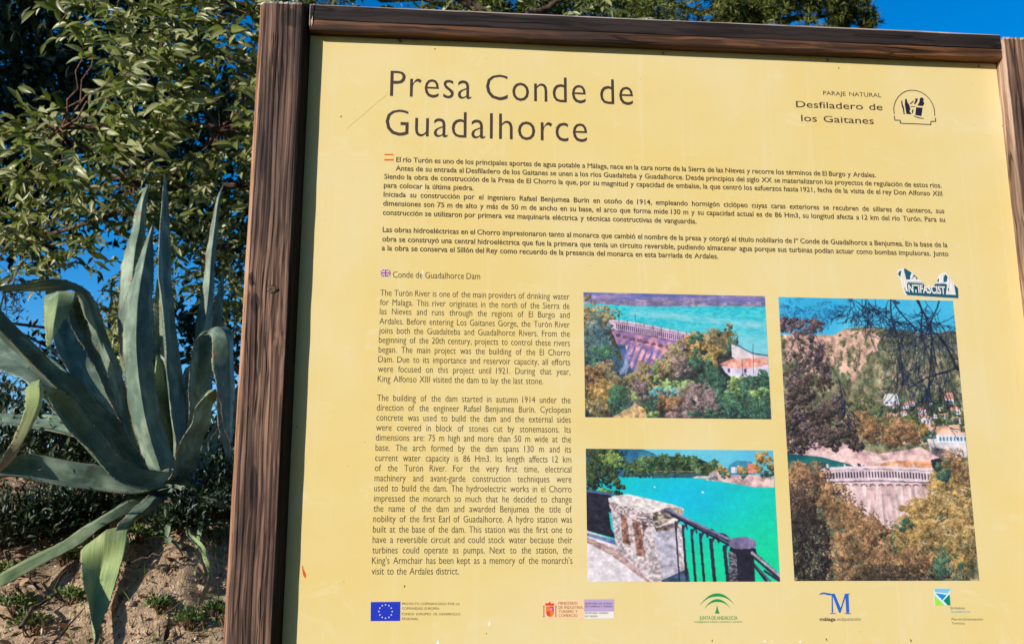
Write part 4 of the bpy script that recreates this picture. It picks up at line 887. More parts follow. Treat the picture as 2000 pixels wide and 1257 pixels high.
# ------------------------------------------------------------------ AGAVE
AG = empty('agave_plant', at(335, 948, 4.5), 'large blue-green agave with long arching leaves on the bank left of the sign', 'agave')
t = NT('agave leaf skin', .50, .35)
al = t.attr('along').outputs['Fac']; ac = t.attr('across').outputs['Fac']; ag = t.attr('age').outputs['Fac']
v = t.coord('Object')
n1 = t.noise(v, 7.0, 4, .6); n2 = t.noise(v, 60.0, 4, .65)
comb = t.n('ShaderNodeCombineXYZ'); t.l(t.math('MULTIPLY', ac, 46.0), comb.inputs[0]); t.l(t.math('MULTIPLY', al, 3.5), comb.inputs[1])
stria = t.noise(comb.outputs[0], 1.0, 4, .6)
comb2 = t.n('ShaderNodeCombineXYZ'); t.l(t.math('MULTIPLY', ac, 2.2), comb2.inputs[0]); t.l(t.math('MULTIPLY', al, 9.0), comb2.inputs[1]); t.l(n1, comb2.inputs[2])
band = t.noise(comb2.outputs[0], 1.0, 3, .5, .6)
g = t.math('ADD', t.math('MULTIPLY', n1, .38), t.math('ADD', t.math('MULTIPLY', stria, .22), t.math('MULTIPLY', band, .40)))
green = t.ramp(g, [(.38, (.056, .096, .072)), (.49, (.128, .186, .135)), (.59, (.295, .365, .265))])
yel = t.ramp(t.math('ADD', t.math('MULTIPLY', stria, .6), t.math('MULTIPLY', n1, .4)), [(.36, (.16, .25, .10)), (.50, (.32, .40, .15)), (.64, (.50, .50, .17))])
dry = t.ramp(t.math('ADD', t.math('MULTIPLY', stria, .7), t.math('MULTIPLY', n2, .3)), [(.38, (.12, .065, .045)), (.52, (.38, .24, .17)), (.64, (.60, .44, .36))])
c = t.mix(t.ramp(ag, [(.12, 0.0), (.5, 1.0)]), green, yel)
c = t.mix(t.ramp(ag, [(.62, 0.0), (.92, 1.0)]), c, dry)
edge = t.math('MINIMUM', ac, t.math('SUBTRACT', 1.0, ac))
c = t.mix(t.ramp(t.math('ADD', edge, t.math('MULTIPLY', t.math('SUBTRACT', n2, .5), .03)), [(.008, .75), (.028, 0.0)]), c, (.26, .20, .11))
spot = t.ramp(t.noise(v, 15.0, 3, .6), [(.63, 0.0), (.69, .8)])
c = t.mix(spot, c, (.24, .13, .07))
c = t.mix(t.ramp(n2, [(.58, 0.0), (.72, .35)]), c, (.38, .36, .27))
c = t.mix(t.ramp(al, [(.955, 0.0), (.985, .9)]), c, (.09, .055, .04))
t.col(c); t.rgh(t.ramp(n2, [(.3, .42), (.7, .62)])); t.bump(t.math('ADD', t.math('MULTIPLY', stria, .8), t.math('MULTIPLY', n2, .3)), .35, .004)
M_agave = t.m
def catmull(A, m):
    A = np.asarray(A, float); n = len(A); out = []
    P = np.vstack([2 * A[0] - A[1], A, 2 * A[-1] - A[-2]])
    for k in range(m + 1):
        s = k / m * (n - 1); i = min(int(s), n - 2); f = s - i
        p0, p1, p2, p3 = P[i], P[i + 1], P[i + 2], P[i + 3]
        out.append(.5 * ((2 * p1) + (-p0 + p2) * f + (2 * p0 - 5 * p1 + 4 * p2 - p3) * f * f + (-p0 + 3 * p1 - 3 * p2 + p3) * f ** 3))
    return np.array(out)
def agave_leaf(st, age=(0, 0), label=None, thick=.016, keel=1.0, seed=0, teeth=True, dsc=1.0):
    """st: stations base->tip (lx, ly, rx, ry, depth left, depth right, bulge towards(-)/away(+) in metres)"""
    D = []
    for (lx, ly, rx, ry, yl, yr, b) in st:
        ym = (yl + yr) / 2; yl, yr = ym + (yl - ym) * dsc, ym + (yr - ym) * dsc
        L = at(lx, ly, yl); Rr = at(rx, ry, yr); D.append([*L, *Rr, b])
    SS = [0, .05, .14, .26, .38, .465, .5, .535, .62, .74, .86, .95, 1]; b_mul = {12: 1.5, 7: 1.5, 6: 1.6}.get(seed, 1.0); m = 44; Q = catmull(D, m); nc = 12; V = []; al_, ac_, ag_ = [], [], []
    rs = np.random.RandomState(seed + 5)
    for k in range(m + 1):
        L, Rr, b = Q[k, :3], Q[k, 3:6], Q[k, 6] * b_mul
        w = np.linalg.norm(Rr - L); tt = k / m
        kk = max(0, k - 1); k2 = min(m, k + 1)
        T = (Q[k2, :3] + Q[k2, 3:6]) - (Q[kk, :3] + Q[kk, 3:6]); T /= (np.linalg.norm(T) + 1e-9)
        S_ = (Rr - L) / (w + 1e-9); N = np.cross(T, S_); N /= (np.linalg.norm(N) + 1e-9)
        if N[1] < 0: N = -N                   # away from the viewer's side
        th = thick * min(1.0, w / .06) * (1.15 - .6 * tt)
        jg = .0022 * rs.randn(2) * min(1, w / .04) if teeth else (0, 0)
        for side in (0, 1):
            cols = range(nc + 1) if side == 0 else range(nc - 1, 0, -1)
            for j in cols:
                s = SS[j]; prof = (1 - abs(2 * s - 1)) * keel + (4 * s * (1 - s)) * (1 - keel)
                P_ = L + (Rr - L) * s + N * b * prof
                wave = .004 * math.sin(tt * 17 + seed) * (2 * s - 1) ** 2
                P_ = P_ + N * wave + S_ * (jg[0] if s == 0 else jg[1] if s == 1 else 0)
                if side == 1: P_ = P_ + N * th * (4 * s * (1 - s)) ** .6
                V.append(P_); al_.append(tt); ac_.append(s); ag_.append(age[0] + (age[1] - age[0]) * tt)
    n = 2 * nc; F = []
    for k in range(m):
        for j in range(n): F.append((k * n + j, k * n + (j + 1) % n, (k + 1) * n + (j + 1) % n, (k + 1) * n + j))
    V = np.array(V) - np.array(AG.location)
    me = bulk('leaf', V, np.array(F), True); fix_normals(me)
    point_attr(me, 'along', al_); point_attr(me, 'across', ac_); point_attr(me, 'age', ag_)
    o = link('leaf', me, M_agave, AG)
    if label: o['label'] = label
    if teeth:
        SV, SF = [], []
        for sd_ in (0, 1):
            acc = 0; nxt = .03; prev = None
            for k in range(2, m - 1):
                E_ = Q[k, 3 * sd_:3 * sd_ + 3]; O_ = Q[k, 3 - 3 * sd_:6 - 3 * sd_]; out = E_ - O_; w_ = np.linalg.norm(out)
                if prev is not None:
                    seg = np.linalg.norm(E_ - prev)
                    while acc + seg > nxt:
                        f_ = (nxt - acc) / seg; C_ = prev + (E_ - prev) * f_; t_ = (E_ - prev) / seg; h_ = .0055 * rs.uniform(.6, 1.3) * min(1, w_ / .05); u_ = out / (w_ + 1e-9); b0 = len(SV); nn_ = np.cross(t_, u_) * .0015
                        SV += [C_ - t_ * .004 - u_ * .001, C_ + t_ * .004 - u_ * .001, C_ + nn_ - u_ * .001, C_ + u_ * h_ + t_ * .003 * rs.uniform(-1, 1)]; SF += [(b0, b0 + 1, b0 + 3), (b0 + 1, b0 + 2, b0 + 3), (b0 + 2, b0, b0 + 3)]; nxt += .024 * rs.uniform(.7, 1.4)
                    acc += seg
                prev = E_
        if SF: so = link('margin_spines', bulk('margin_spines', np.array(SV) - np.array(AG.location), np.array(SF)), M_spine, o); so['kind'] = 'stuff'
    return o
M_spine = flat('brown spine', (.10, .055, .035), .5)
# behind
agave_leaf([(300, 910, 330, 930, 4.6, 4.66, .02), (205, 820, 232, 790, 4.7, 4.84, .03), (120, 700, 160, 670, 4.8, 4.95, .03), (95, 620, 128, 600, 4.86, 5.0, .02), (88, 540, 92, 538, 4.95, 4.96, 0)], seed=31)
agave_leaf([(330, 910, 372, 915, 4.66, 4.72, -.02), (372, 800, 404, 800, 4.72, 4.82, -.03), (396, 690, 424, 690, 4.78, 4.88, -.02), (418, 600, 436, 600, 4.84, 4.9, -.01), (436, 520, 438, 520, 4.9, 4.9, 0)], seed=32, dsc=.4)
agave_leaf([(345, 930, 388, 930, 4.6, 4.68, .02), (400, 860, 432, 870, 4.66, 4.78, .03), (440, 790, 470, 810, 4.72, 4.86, .02), (500, 700, 512, 710, 4.8, 4.86, 0)], seed=33)
agave_leaf([(300, 930, 320, 905, 4.55, 4.62, .02), (200, 868, 226, 846, 4.62, 4.76, .03), (100, 842, 120, 812, 4.7, 4.86, .03), (10, 826, 20, 806, 4.8, 4.9, .02), (-80, 818, -78, 814, 4.9, 4.9, 0)], seed=34)
agave_leaf([(326, 880, 350, 884, 4.5, 4.56, .01), (306, 800, 332, 800, 4.5, 4.6, .015), (303, 735, 322, 735, 4.52, 4.6, .01), (307, 690, 309, 690, 4.55, 4.57, 0)], age=(.2, .5), seed=35, label='narrow yellow green leaf in the middle of the rosette')
agave_leaf([(250, 962, 300, 968, 4.3, 4.36, .01), (226, 1010, 262, 1012, 4.24, 4.28, .02), (196, 1050, 226, 1060, 4.16, 4.2, .02), (160, 1090, 168, 1096, 4.1, 4.12, 0)], age=(.7, 1.0), seed=36, thick=.006, label='dead brown leaf under the long lying leaf')
agave_leaf([(330, 965, 372, 968, 4.32, 4.4, .01), (350, 1010, 384, 1012, 4.22, 4.26, .02), (352, 1050, 378, 1050, 4.14, 4.18, .015), (360, 1085, 364, 1086, 4.1, 4.11, 0)], age=(.6, 1.0), seed=37, thick=.006, label='dead brown leaf hanging below the agave heart')
#, in shade
agave_leaf([(290, 900, 345, 930, 4.62, 4.66, .02), (262, 800, 352, 830, 4.66, 4.8, .03), (285, 720, 326, 755, 4.72, 4.85, .03), (298, 690, 305, 700, 4.8, 4.86, 0)], seed=1)
agave_leaf([(318, 900, 345, 905, 4.66, 4.7, .02), (302, 780, 332, 780, 4.72, 4.8, .02), (296, 680, 327, 680, 4.78, 4.85, .02), (300, 600, 322, 600, 4.82, 4.88, .01), (306, 545, 310, 545, 4.86, 4.88, 0)], age=(.0, .38), seed=2, dsc=0.3, label='pale leaf behind the middle of the rosette')
agave_leaf([(345, 900, 372, 900, 4.62, 4.68, .02), (352, 810, 375, 800, 4.66, 4.76, .02), (358, 740, 374, 730, 4.7, 4.8, .01), (366, 715, 369, 713, 4.74, 4.78, 0)], seed=3)
agave_leaf([(300, 930, 280, 880, 4.6, 4.7, .02), (150, 850, 190, 790, 4.75, 4.95, .03), (50, 745, 90, 690, 4.9, 5.1, .03), (-60, 700, -30, 650, 5.0, 5.2, .02), (-150, 660, -145, 650, 5.1, 5.2, 0)], seed=4)
# C tall thin
agave_leaf([(330, 930, 372, 930, 4.5, 4.58, .02), (345, 872, 366, 868, 4.48, 4.62, .02), (338, 816, 367, 816, 4.46, 4.62, .02), (331, 762, 360, 762, 4.46, 4.62, .02), (325, 708, 352, 708, 4.46, 4.62, .02), (321, 640, 343, 640, 4.48, 4.62, .018), (317, 577, 340, 577, 4.5, 4.64, .015), (311, 542, 336, 542, 4.52, 4.66, .012), (309, 503, 334, 503, 4.54, 4.68, .01), (311, 453, 331, 453, 4.56, 4.68, .01), (317, 404, 329.5, 404, 4.6, 4.66, .008), (320.5, 365, 327, 365, 4.62, 4.66, .003), (322, 334, 323, 334, 4.63, 4.64, 0)], seed=5, label='tall narrow leaf pointing straight up')
# D right thin
agave_leaf([(340, 925, 375, 925, 4.58, 4.62, .03), (356, 820, 386, 820, 4.58, 4.66, .03), (366, 740, 396, 740, 4.6, 4.68, -.02), (377, 690, 404, 690, 4.62, 4.7, -.02), (381, 654, 411, 654, 4.62, 4.72, -.022), (385, 620, 415, 620, 4.62, 4.74, -.022), (391, 585, 418, 585, 4.64, 4.74, -.02), (396, 552, 418, 552, 4.64, 4.74, -.016), (402, 503, 420, 503, 4.66, 4.74, -.012), (410, 453, 425, 453, 4.68, 4.74, -.01), (419, 404, 429, 404, 4.7, 4.74, -.004), (428, 375, 433, 375, 4.71, 4.73, 0), (437, 354, 438, 354, 4.72, 4.73, 0)], age=(0, .15), seed=6, dsc=0.2, label='slender leaf nearest the post, half in shade')
# A back left
agave_leaf([(300, 920, 335, 925, 4.5, 4.55, -.02), (268, 860, 300, 860, 4.5, 4.62, -.03), (248, 780, 286, 780, 4.5, 4.64, -.03), (238, 708, 276, 708, 4.5, 4.66, -.035), (231, 640, 275, 640, 4.5, 4.68, -.035), (234, 552, 281, 552, 4.5, 4.7, -.035), (244.7, 488, 282, 488, 4.52, 4.7, -.03), (256, 453, 283.5, 453, 4.54, 4.7, -.025), (267, 404, 286.6, 404, 4.58, 4.68, -.015), (281, 372, 290, 372, 4.62, 4.68, -.006), (291, 354, 292, 354, 4.65, 4.66, 0)], age=(0, .16), seed=7, dsc=0.15, label='tall leaf on the left of the upright pair, bright along its left half')
# G long upper left, bent
agave_leaf([(300, 925, 335, 925, 4.46, 4.5, .02), (257, 870, 273, 870, 4.44, 4.5, -.02), (234, 816, 257, 816, 4.42, 4.5, -.02), (219, 762, 247.6, 762, 4.4, 4.5, -.025), (201, 708, 232, 708, 4.38, 4.5, -.025), (180, 654, 209, 654, 4.36, 4.48, -.025), (161, 606, 191, 596, 4.34, 4.46, -.02), (146, 569, 168, 565, 4.30, 4.42, -.015), (120, 569, 146, 553, 4.26, 4.38, -.012), (66, 568.5, 108, 544, 4.2, 4.32, -.01), (30, 568, 62, 550, 4.14, 4.24, -.008), (-30, 569, -20, 561, 4.08, 4.12, 0)], seed=8, dsc=0.12, thick=.012, label='long leaf bent sharply at its top and running left')
# H ascending then hanging flap
agave_leaf([(290, 925, 320, 925, 4.6, 4.62, .02), (222, 800, 244, 790, 4.64, 4.7, .02), (190, 726, 216, 716, 4.66, 4.74, .02), (163, 680, 190, 660, 4.66, 4.74, .02), (141, 640, 174, 625, 4.64, 4.72, .02), (131, 604, 163, 592, 4.6, 4.68, .015), (126, 582, 156, 572, 4.5, 4.6, .0)], seed=9, dsc=0.6, thick=.012)
agave_leaf([(89, 577, 149, 571, 4.5, 4.52, -.015), (85, 596, 147, 582, 4.40, 4.44, -.03), (85, 620, 134, 612, 4.34, 4.38, -.03), (87.5, 645, 116, 640, 4.3, 4.34, -.02), (90, 665, 104, 662, 4.28, 4.32, -.015), (95, 680, 99.5, 676, 4.27, 4.29, -.004), (107, 691, 108, 687, 4.26, 4.27, 0), (112, 694, 112.5, 692.5, 4.26, 4.26, 0)], age=(.30, .42), seed=10, thick=.010, label='pale green leaf tip folded over and hanging down')
# I long leaf to the left edge
agave_leaf([(300, 930, 330, 925, 4.46, 4.5, .02), (254, 911, 268, 868, 4.4, 4.52, .03), (216, 870, 238, 825, 4.34, 4.5, .035), (176, 822, 196, 789, 4.28, 4.46, .04), (114, 760, 151.5, 740, 4.2, 4.4, .045), (70, 714, 114, 716, 4.14, 4.36, .045), (32, 676, 80, 684, 4.08, 4.3, .04), (0, 645, 36, 643, 4.02, 4.24, .04), (-60, 585, -30, 575, 3.94, 4.1, .02), (-140, 520, -138, 518, 3.9, 3.92, 0)], seed=11, dsc=0.6, label='broad dark leaf reaching to the left edge')
# B centre
agave_leaf([(300, 925, 350, 935, 4.34, 4.42, -.03), (287, 910, 345, 912, 4.3, 4.44, -.05), (270.6, 870, 333, 870, 4.28, 4.44, -.055), (255.7, 816, 318, 816, 4.26, 4.44, -.055), (247.6, 762, 306, 762, 4.25, 4.44, -.052), (242, 708, 300, 708, 4.25, 4.43, -.048), (238.5, 670, 300.5, 670, 4.26, 4.42, -.045), (240, 640, 300.5, 640, 4.27, 4.42, -.042), (243.4, 601, 300.5, 601, 4.29, 4.42, -.038), (255.8, 552, 300, 552, 4.32, 4.43, -.030), (271.3, 503, 299.5, 503, 4.36, 4.44, -.018), (287, 463, 298.5, 463, 4.4, 4.44, -.008), (298, 435, 299, 435, 4.43, 4.44, 0)], age=(0, .12), seed=12, dsc=0.1, label='stout upright leaf in the middle with a keel down its back')
# E ascending / folded / descending
agave_leaf([(335, 940, 375, 935, 4.46, 4.5, .03), (362, 860, 392, 860, 4.42, 4.5, .03), (369, 800, 400, 800, 4.4, 4.5, .025), (369, 762, 406, 762, 4.4, 4.5, .025), (372, 708, 415, 708, 4.4, 4.5, .02), (377, 675, 411, 668, 4.4, 4.5, .015), (392, 655, 412, 648, 4.42, 4.5, .01), (400, 651, 425, 639, 4.4, 4.5, 0)], seed=13, thick=.012)
agave_leaf([(398, 652, 428, 638, 4.42, 4.52, -.01), (410, 655, 446, 640, 4.36, 4.46, -.02), (414, 680, 456, 660, 4.32, 4.44, -.03), (416, 720, 457, 705, 4.3, 4.44, -.03), (422, 762, 457, 762, 4.3, 4.44, -.025), (425, 810, 456, 815, 4.3, 4.42, -.02), (430, 850, 454, 855, 4.3, 4.4, -.015), (440, 900, 450, 900, 4.32, 4.36, 0)], seed=14, thick=.010, label='folded leaf hanging in shade beside the post')
# F front right short
agave_leaf([(318, 945, 372, 950, 4.2, 4.26, .008), (335, 925, 379, 919, 4.16, 4.26, .008), (346, 884, 392, 884, 4.12, 4.26, .008), (360, 849, 400, 850, 4.1, 4.26, .008), (376, 822, 411, 822, 4.08, 4.24, .008), (384, 795, 416, 795, 4.08, 4.2, .008), (403, 771, 422, 775, 4.08, 4.16, .015), (421, 760, 423.5, 762, 4.1, 4.12, 0)], age=(.08, .30), seed=15, label='short channelled leaf in front, brown at the margins')
# J bent front left with dry end
agave_leaf([(318, 950, 336, 922, 4.1, 4.3, .03), (284, 955, 298, 919, 4.06, 4.24, .04), (233, 938, 257, 908, 4.0, 4.18, .04), (203, 911, 230, 884, 3.96, 4.14, .04), (179, 884, 200, 849, 3.92, 4.12, .04), (151.5, 857, 184, 830, 3.9, 4.1, .04), (124, 825, 168, 806, 3.86, 4.08, .04), (100, 789, 143, 779, 3.84, 4.04, .035), (87, 764, 114, 760, 3.84, 3.98, .02), (72, 751, 88, 750, 3.84, 3.92, .0)], age=(.10, .36), seed=16, dsc=0.5, thick=.012, label='lower left leaf curving up to a sharp fold')
agave_leaf([(60, 748, 90, 752, 3.9, 3.94, -.02), (49, 760, 88, 768, 3.82, 3.88, -.03), (49, 784, 81, 795, 3.78, 3.84, -.03), (41, 818, 66, 826, 3.75, 3.8, -.025), (27, 858, 50, 856, 3.72, 3.77, -.02), (10, 884, 28, 892, 3.7, 3.74, -.012), (-8, 914, 0, 922, 3.7, 3.72, -.004), (-30, 948, -28, 950, 3.7, 3.7, 0)], age=(.42, 1.0), seed=17, thick=.008, label='withered brown leaf end hanging from the fold')
# K lower left horizontal
agave_leaf([(330, 950, 330, 915, 4.2, 4.35, .03), (268, 960, 280, 925, 4.1, 4.3, .04), (188, 957.5, 206, 911, 4.04, 4.24, .045), (134, 949.5, 162, 903, 3.98, 4.2, .045), (67, 936, 95, 889.5, 3.92, 4.16, .045), (20, 930, 49, 887, 3.88, 4.1, .04), (-20, 928, 10, 900, 3.84, 4.0, .03), (-90, 925, -70, 915, 3.8, 3.9, 0)], age=(.0, .24), seed=18, dsc=0.5, label='low leaf lying level towards the left edge')
# L lower long to the bottom left
agave_leaf([(310, 975, 335, 950, 4.2, 4.3, .02), (256, 1000, 262, 968, 4.1, 4.24, -.02), (200, 1030, 214, 1000, 4.0, 4.16, -.02), (161, 1058, 161, 1027, 3.94, 4.1, -.02), (107, 1090, 113, 1062, 3.88, 4.02, -.02), (40, 1126, 40, 1097, 3.8, 3.92, -.02), (0, 1144, 0, 1118, 3.76, 3.86, -.015), (-60, 1168, -56, 1158, 3.74, 3.78, 0)], age=(.1, .42), seed=19, dsc=0.5, label='long leaf lying down the slope to the lower left corner')
# M with hanging yellow tip
agave_leaf([(300, 958, 345, 958, 4.2, 4.34, .02), (268, 985, 326, 975, 4.08, 4.22, -.02), (244, 1008, 292, 1001, 3.98, 4.12, -.02), (232, 1022, 268, 1014, 3.92, 4.04, -.02), (222, 1040, 253, 1030, 3.9, 3.98, -.01)], age=(.1, .3), seed=20, thick=.012)
agave_leaf([(190, 1052, 254, 1024, 3.95, 4.0, -.015), (161, 1072, 251, 1044, 3.84, 3.9, -.03), (157, 1102, 242, 1086, 3.78, 3.84, .03), (161, 1134, 228, 1134, 3.74, 3.8, .03), (171, 1174, 213, 1182, 3.7, 3.76, .028), (180, 1206, 201, 1216, 3.68, 3.72, .02), (184, 1236, 192, 1242, 3.67, 3.69, .01), (183, 1262, 186, 1262, 3.67, 3.67, 0)], age=(.72, .24), seed=21, thick=.010, label='yellow green leaf end folded down over the bank')
agave_leaf([(120, 930, 150, 925, 4.5, 4.5, 0), (111, 960, 139, 958, 4.44, 4.46, .01), (108, 995, 141, 992, 4.4, 4.42, .01), (107, 1030, 141, 1022, 4.38, 4.4, .0), (120, 1040, 130, 1040, 4.38, 4.4, .0)], age=(.0, .5), seed=22, thick=.008, label='short yellowing leaf seen under the lowest level leaf')
agave_leaf([(364.5, 971, 365.5, 973, 4.16, 4.16, 0), (385, 975, 385, 967, 4.18, 4.2, -.01), (415, 986, 415, 960, 4.2, 4.24, -.015), (450, 994, 450, 959, 4.24, 4.28, -.015), (520, 990, 520, 955, 4.3, 4.34, -.01)][::-1], age=(.1, .2), seed=23, thick=.010, label='leaf tip coming out from behind the post')
agave_leaf([(352, 975, 366, 965, 4.30, 4.34, 0), (362, 1030, 372, 1030, 3.98, 4.00, .005), (370, 1052, 380, 1048, 3.92, 3.94, .005), (389, 1072, 400, 1068, 3.86, 3.88, .004), (402, 1100, 412, 1100, 3.82, 3.84, -.004), (405, 1126, 414, 1130, 3.80, 3.82, .004), (394, 1160, 402, 1163, 3.78, 3.80, .004), (388, 1180, 390, 1182, 3.77, 3.78, 0)], age=(.25, .95), seed=24, thick=.005, label='narrow twisted dry leaf hanging over the bank')
# heart of the rosette
me = bpy.data.meshes.new('heart'); bm = bmesh.new(); bmesh.ops.create_icosphere(bm, subdivisions=3, radius=.10)
for v_ in bm.verts: v_.co = Vector((v_.co.x * 1.1, v_.co.y, v_.co.z * .9)) * (1 + .12 * mnoise.noise(v_.co * 20))
bm.to_mesh(me); bm.free()
nV = len(me.vertices); point_attr(me, 'along', [.1] * nV); point_attr(me, 'across', [.5] * nV); point_attr(me, 'age', [.1] * nV)
o = link('heart', me, M_agave, AG); o.location = Vector((0, .12, -.02))

# small offshoots beside the agave
def small_rosette(name, loc, label, cat, leaves, mat_age=.2, group=None):
    e = empty(name, loc, label, cat, group)
    for (az, el_, L, w) in leaves:
        d = Vector((math.cos(az) * math.cos(el_), math.sin(az) * math.cos(el_), math.sin(el_))); s = d.cross(Vector((0, 0, 1))).normalized(); n_ = s.cross(d)
        V = []; F = []; al_, ac_ = [], []
        for k in range(9):
            q = k / 8; wd = w * (math.sin(math.pi * min(1, q * .86 + .14)) ** .8) * (1 if q < .96 else .1); c_ = d * L * q + Vector((0, 0, -L * .22 * q * q))
            for j in (-1, 0, 1): V.append(c_ + s * wd * .5 * j + n_ * (abs(j) * wd * .22)); al_.append(q * .94); ac_.append(.5 + .42 * j)
        for k in range(8):
            for j in range(2): F.append((k * 3 + j, k * 3 + j + 1, k * 3 + j + 4, k * 3 + j + 3))
        me = mesh_of('leaf', V, F, True); point_attr(me, 'along', al_); point_attr(me, 'across', ac_); point_attr(me, 'age', [mat_age] * len(V))
        link('leaf', me, M_agave, e)
    return e
small_rosette('agave_offshoot', on_ground(328, 1066) + Vector((0, -.03, .03)), 'small agave offshoot with six leaves below the big rosette', 'agave', [(2.9, .1, .10, .024), (2.3, .9, .10, .022), (1.7, 1.2, .09, .02), (1.0, .6, .07, .024), (-.3, -.6, .09, .028), (-1.2, -.2, .07, .026)], .22)
small_rosette('sprouting_plant', on_ground(388, 1066) + Vector((0, -.04, -.01)), 'thin upright sprout with a few pale leaves near the post', 'plant', [(1.5, 1.45, .13, .006), (1.2, 1.3, .15, .018), (2.8, .5, .05, .02), (.2, .4, .05, .02), (1.6, .9, .06, .018)], .3)

# ------------------------------------------------------------------ LEAVES for trees and shrubs
def leaf_template(n=5, w=.30, curl=.16, fold=.10):
    V = []; F = []
    for k in range(n + 1):
        q = k / n; wd = w * (math.sin(math.pi * q ** .85) ** .9) * .5 if 0 < k < n else .004
        z = -curl * q * q
        for j in (-1, 0, 1): V.append((q, j * wd, z + (abs(j) * fold * wd * 2)))
    for k in range(n):
        for j in range(2): F.append((k * 3 + j, k * 3 + j + 1, k * 3 + j + 4, k * 3 + j + 3))
    return np.array(V), np.array(F)
def frames(D, N):
    D = D / (np.linalg.norm(D, axis=1, keepdims=True) + 1e-9); S_ = np.cross(N, D); S_ /= (np.linalg.norm(S_, axis=1, keepdims=True) + 1e-9); U = np.cross(D, S_); return D, S_, U
def scatter(name, P, D, N, L, tv, tf, tone, mat, parent=None, smooth=True):
    D, S_, U = frames(D, N)
    V = P[:, None, :] + L[:, None, None] * (D[:, None, :] * tv[None, :, 0:1] + S_[:, None, :] * tv[None, :, 1:2] + U[:, None, :] * tv[None, :, 2:3])
    F = tf[None] + (np.arange(len(P)) * len(tv))[:, None, None]
    me = bulk(name, V.reshape(-1, 3), F.reshape(-1, tf.shape[1]), smooth); point_attr(me, 'tone', np.repeat(tone, len(tv)))
    return link(name, me, mat, parent)
def leaf_mat(name, c0, c1, c2, dry_=(.42, .20, .07), rough=.42, trans=.22, spec=.5):
    t = NT(name, rough, spec); tn = t.attr('tone').outputs['Fac']; oi = t.n('ShaderNodeObjectInfo')
    v = t.coord('Object'); n_ = t.noise(v, 9.0, 2, .5)
    q = t.math('ADD', t.math('MULTIPLY', tn, .8), t.math('MULTIPLY', n_, .2))
    q = t.math('ADD', q, t.math('MULTIPLY', oi.outputs['Random'], .0))
    c = t.ramp(q, [(.10, c0), (.45, c1), (.80, c2), (.93, c2), (.96, dry_)])
    t.col(c)
    tr = t.n('ShaderNodeBsdfTranslucent'); t.l(t.mix(1.0, c, (1.0, 1.25, .45), 'MULTIPLY'), tr.inputs[0])
    ms = t.n('ShaderNodeMixShader'); ms.inputs[0].default_value = trans
    out = t.t.nodes['Material Output']; t.l(t.b.outputs[0], ms.inputs[1]); t.l(tr.outputs[0], ms.inputs[2]); t.l(ms.outputs[0], out.inputs[0])
    return t.m
M_euc = leaf_mat('waxy grey green leaf', (.050, .064, .010), (.185, .205, .045), (.450, .450, .235), dry_=(.58, .28, .10), rough=.36, trans=.28)
M_pine = leaf_mat('pine needle green', (.024, .045, .009), (.115, .145, .025), (.270, .275, .055), (.16, .11, .05), .55, .12)
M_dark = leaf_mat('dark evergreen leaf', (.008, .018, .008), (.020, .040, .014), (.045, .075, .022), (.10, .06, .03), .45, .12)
M_weed = leaf_mat('fresh weed green', (.04, .08, .015), (.09, .16, .03), (.17, .24, .06), (.36, .28, .12), .5, .25)
t = NT('tree bark', .9, .15); bn = t.noise(t.coord('Object', (26, 26, 5)), 1.0, 5, .65); t.col(t.ramp(bn, [(.36, (.035, .022, .016)), (.55, (.13, .085, .06)), (.68, (.26, .19, .14))])); t.bump(bn, .7, .02); M_bark = t.m
t = NT('reddish twig', .7, .25); bn = t.noise(t.coord('Object', (60, 60, 60)), 1.0, 3); t.col(t.ramp(bn, [(.35, (.07, .035, .022)), (.65, (.24, .13, .08))])); M_twig = t.m

def tube(V, F, pts, r0, r1, n=6):
    b0 = len(V); m = len(pts); prev = Vector((.3, .2, .9)).normalized()
    for k, p in enumerate(pts):
        d = (Vector(pts[min(m - 1, k + 1)]) - Vector(pts[max(0, k - 1)])).normalized(); s = d.cross(prev)
        if s.length < .05: s = d.cross(Vector((1, 0, 0)))
        s.normalize(); u = d.cross(s); r = r0 + (r1 - r0) * k / max(1, m - 1)
        for i in range(n): a = 2 * math.pi * i / n; V.append(tuple(Vector(p) + (s * math.cos(a) + u * math.sin(a)) * r))
    for k in range(m - 1):
        for i in range(n): j = (i + 1) % n; F.append((b0 + k * n + i, b0 + k * n + j, b0 + (k + 1) * n + j, b0 + (k + 1) * n + i))
def wpath(a, b, k, wob, sag=0.0, rr=rnd):
    a, b = Vector(a), Vector(b); L = (b - a).length; o = [a]
    for i in range(1, k):
        q = i / k; o.append(a.lerp(b, q) + Vector((rr.uniform(-1, 1), rr.uniform(-1, 1), rr.uniform(-1, 1))) * wob * L * math.sin(math.pi * q) + Vector((0, 0, sag * L * math.sin(math.pi * q))))
    o.append(b); return o
def tubes(name, paths, mat, parent, n=6, off=None):
    V = []; F = []
    for pts, r0, r1 in paths: tube(V, F, pts, r0, r1, n)
    off = np.array(off) if off is not None else np.zeros(3)
    return link(name, bulk(name, np.array(V) - off, np.array(F), True), mat, parent)

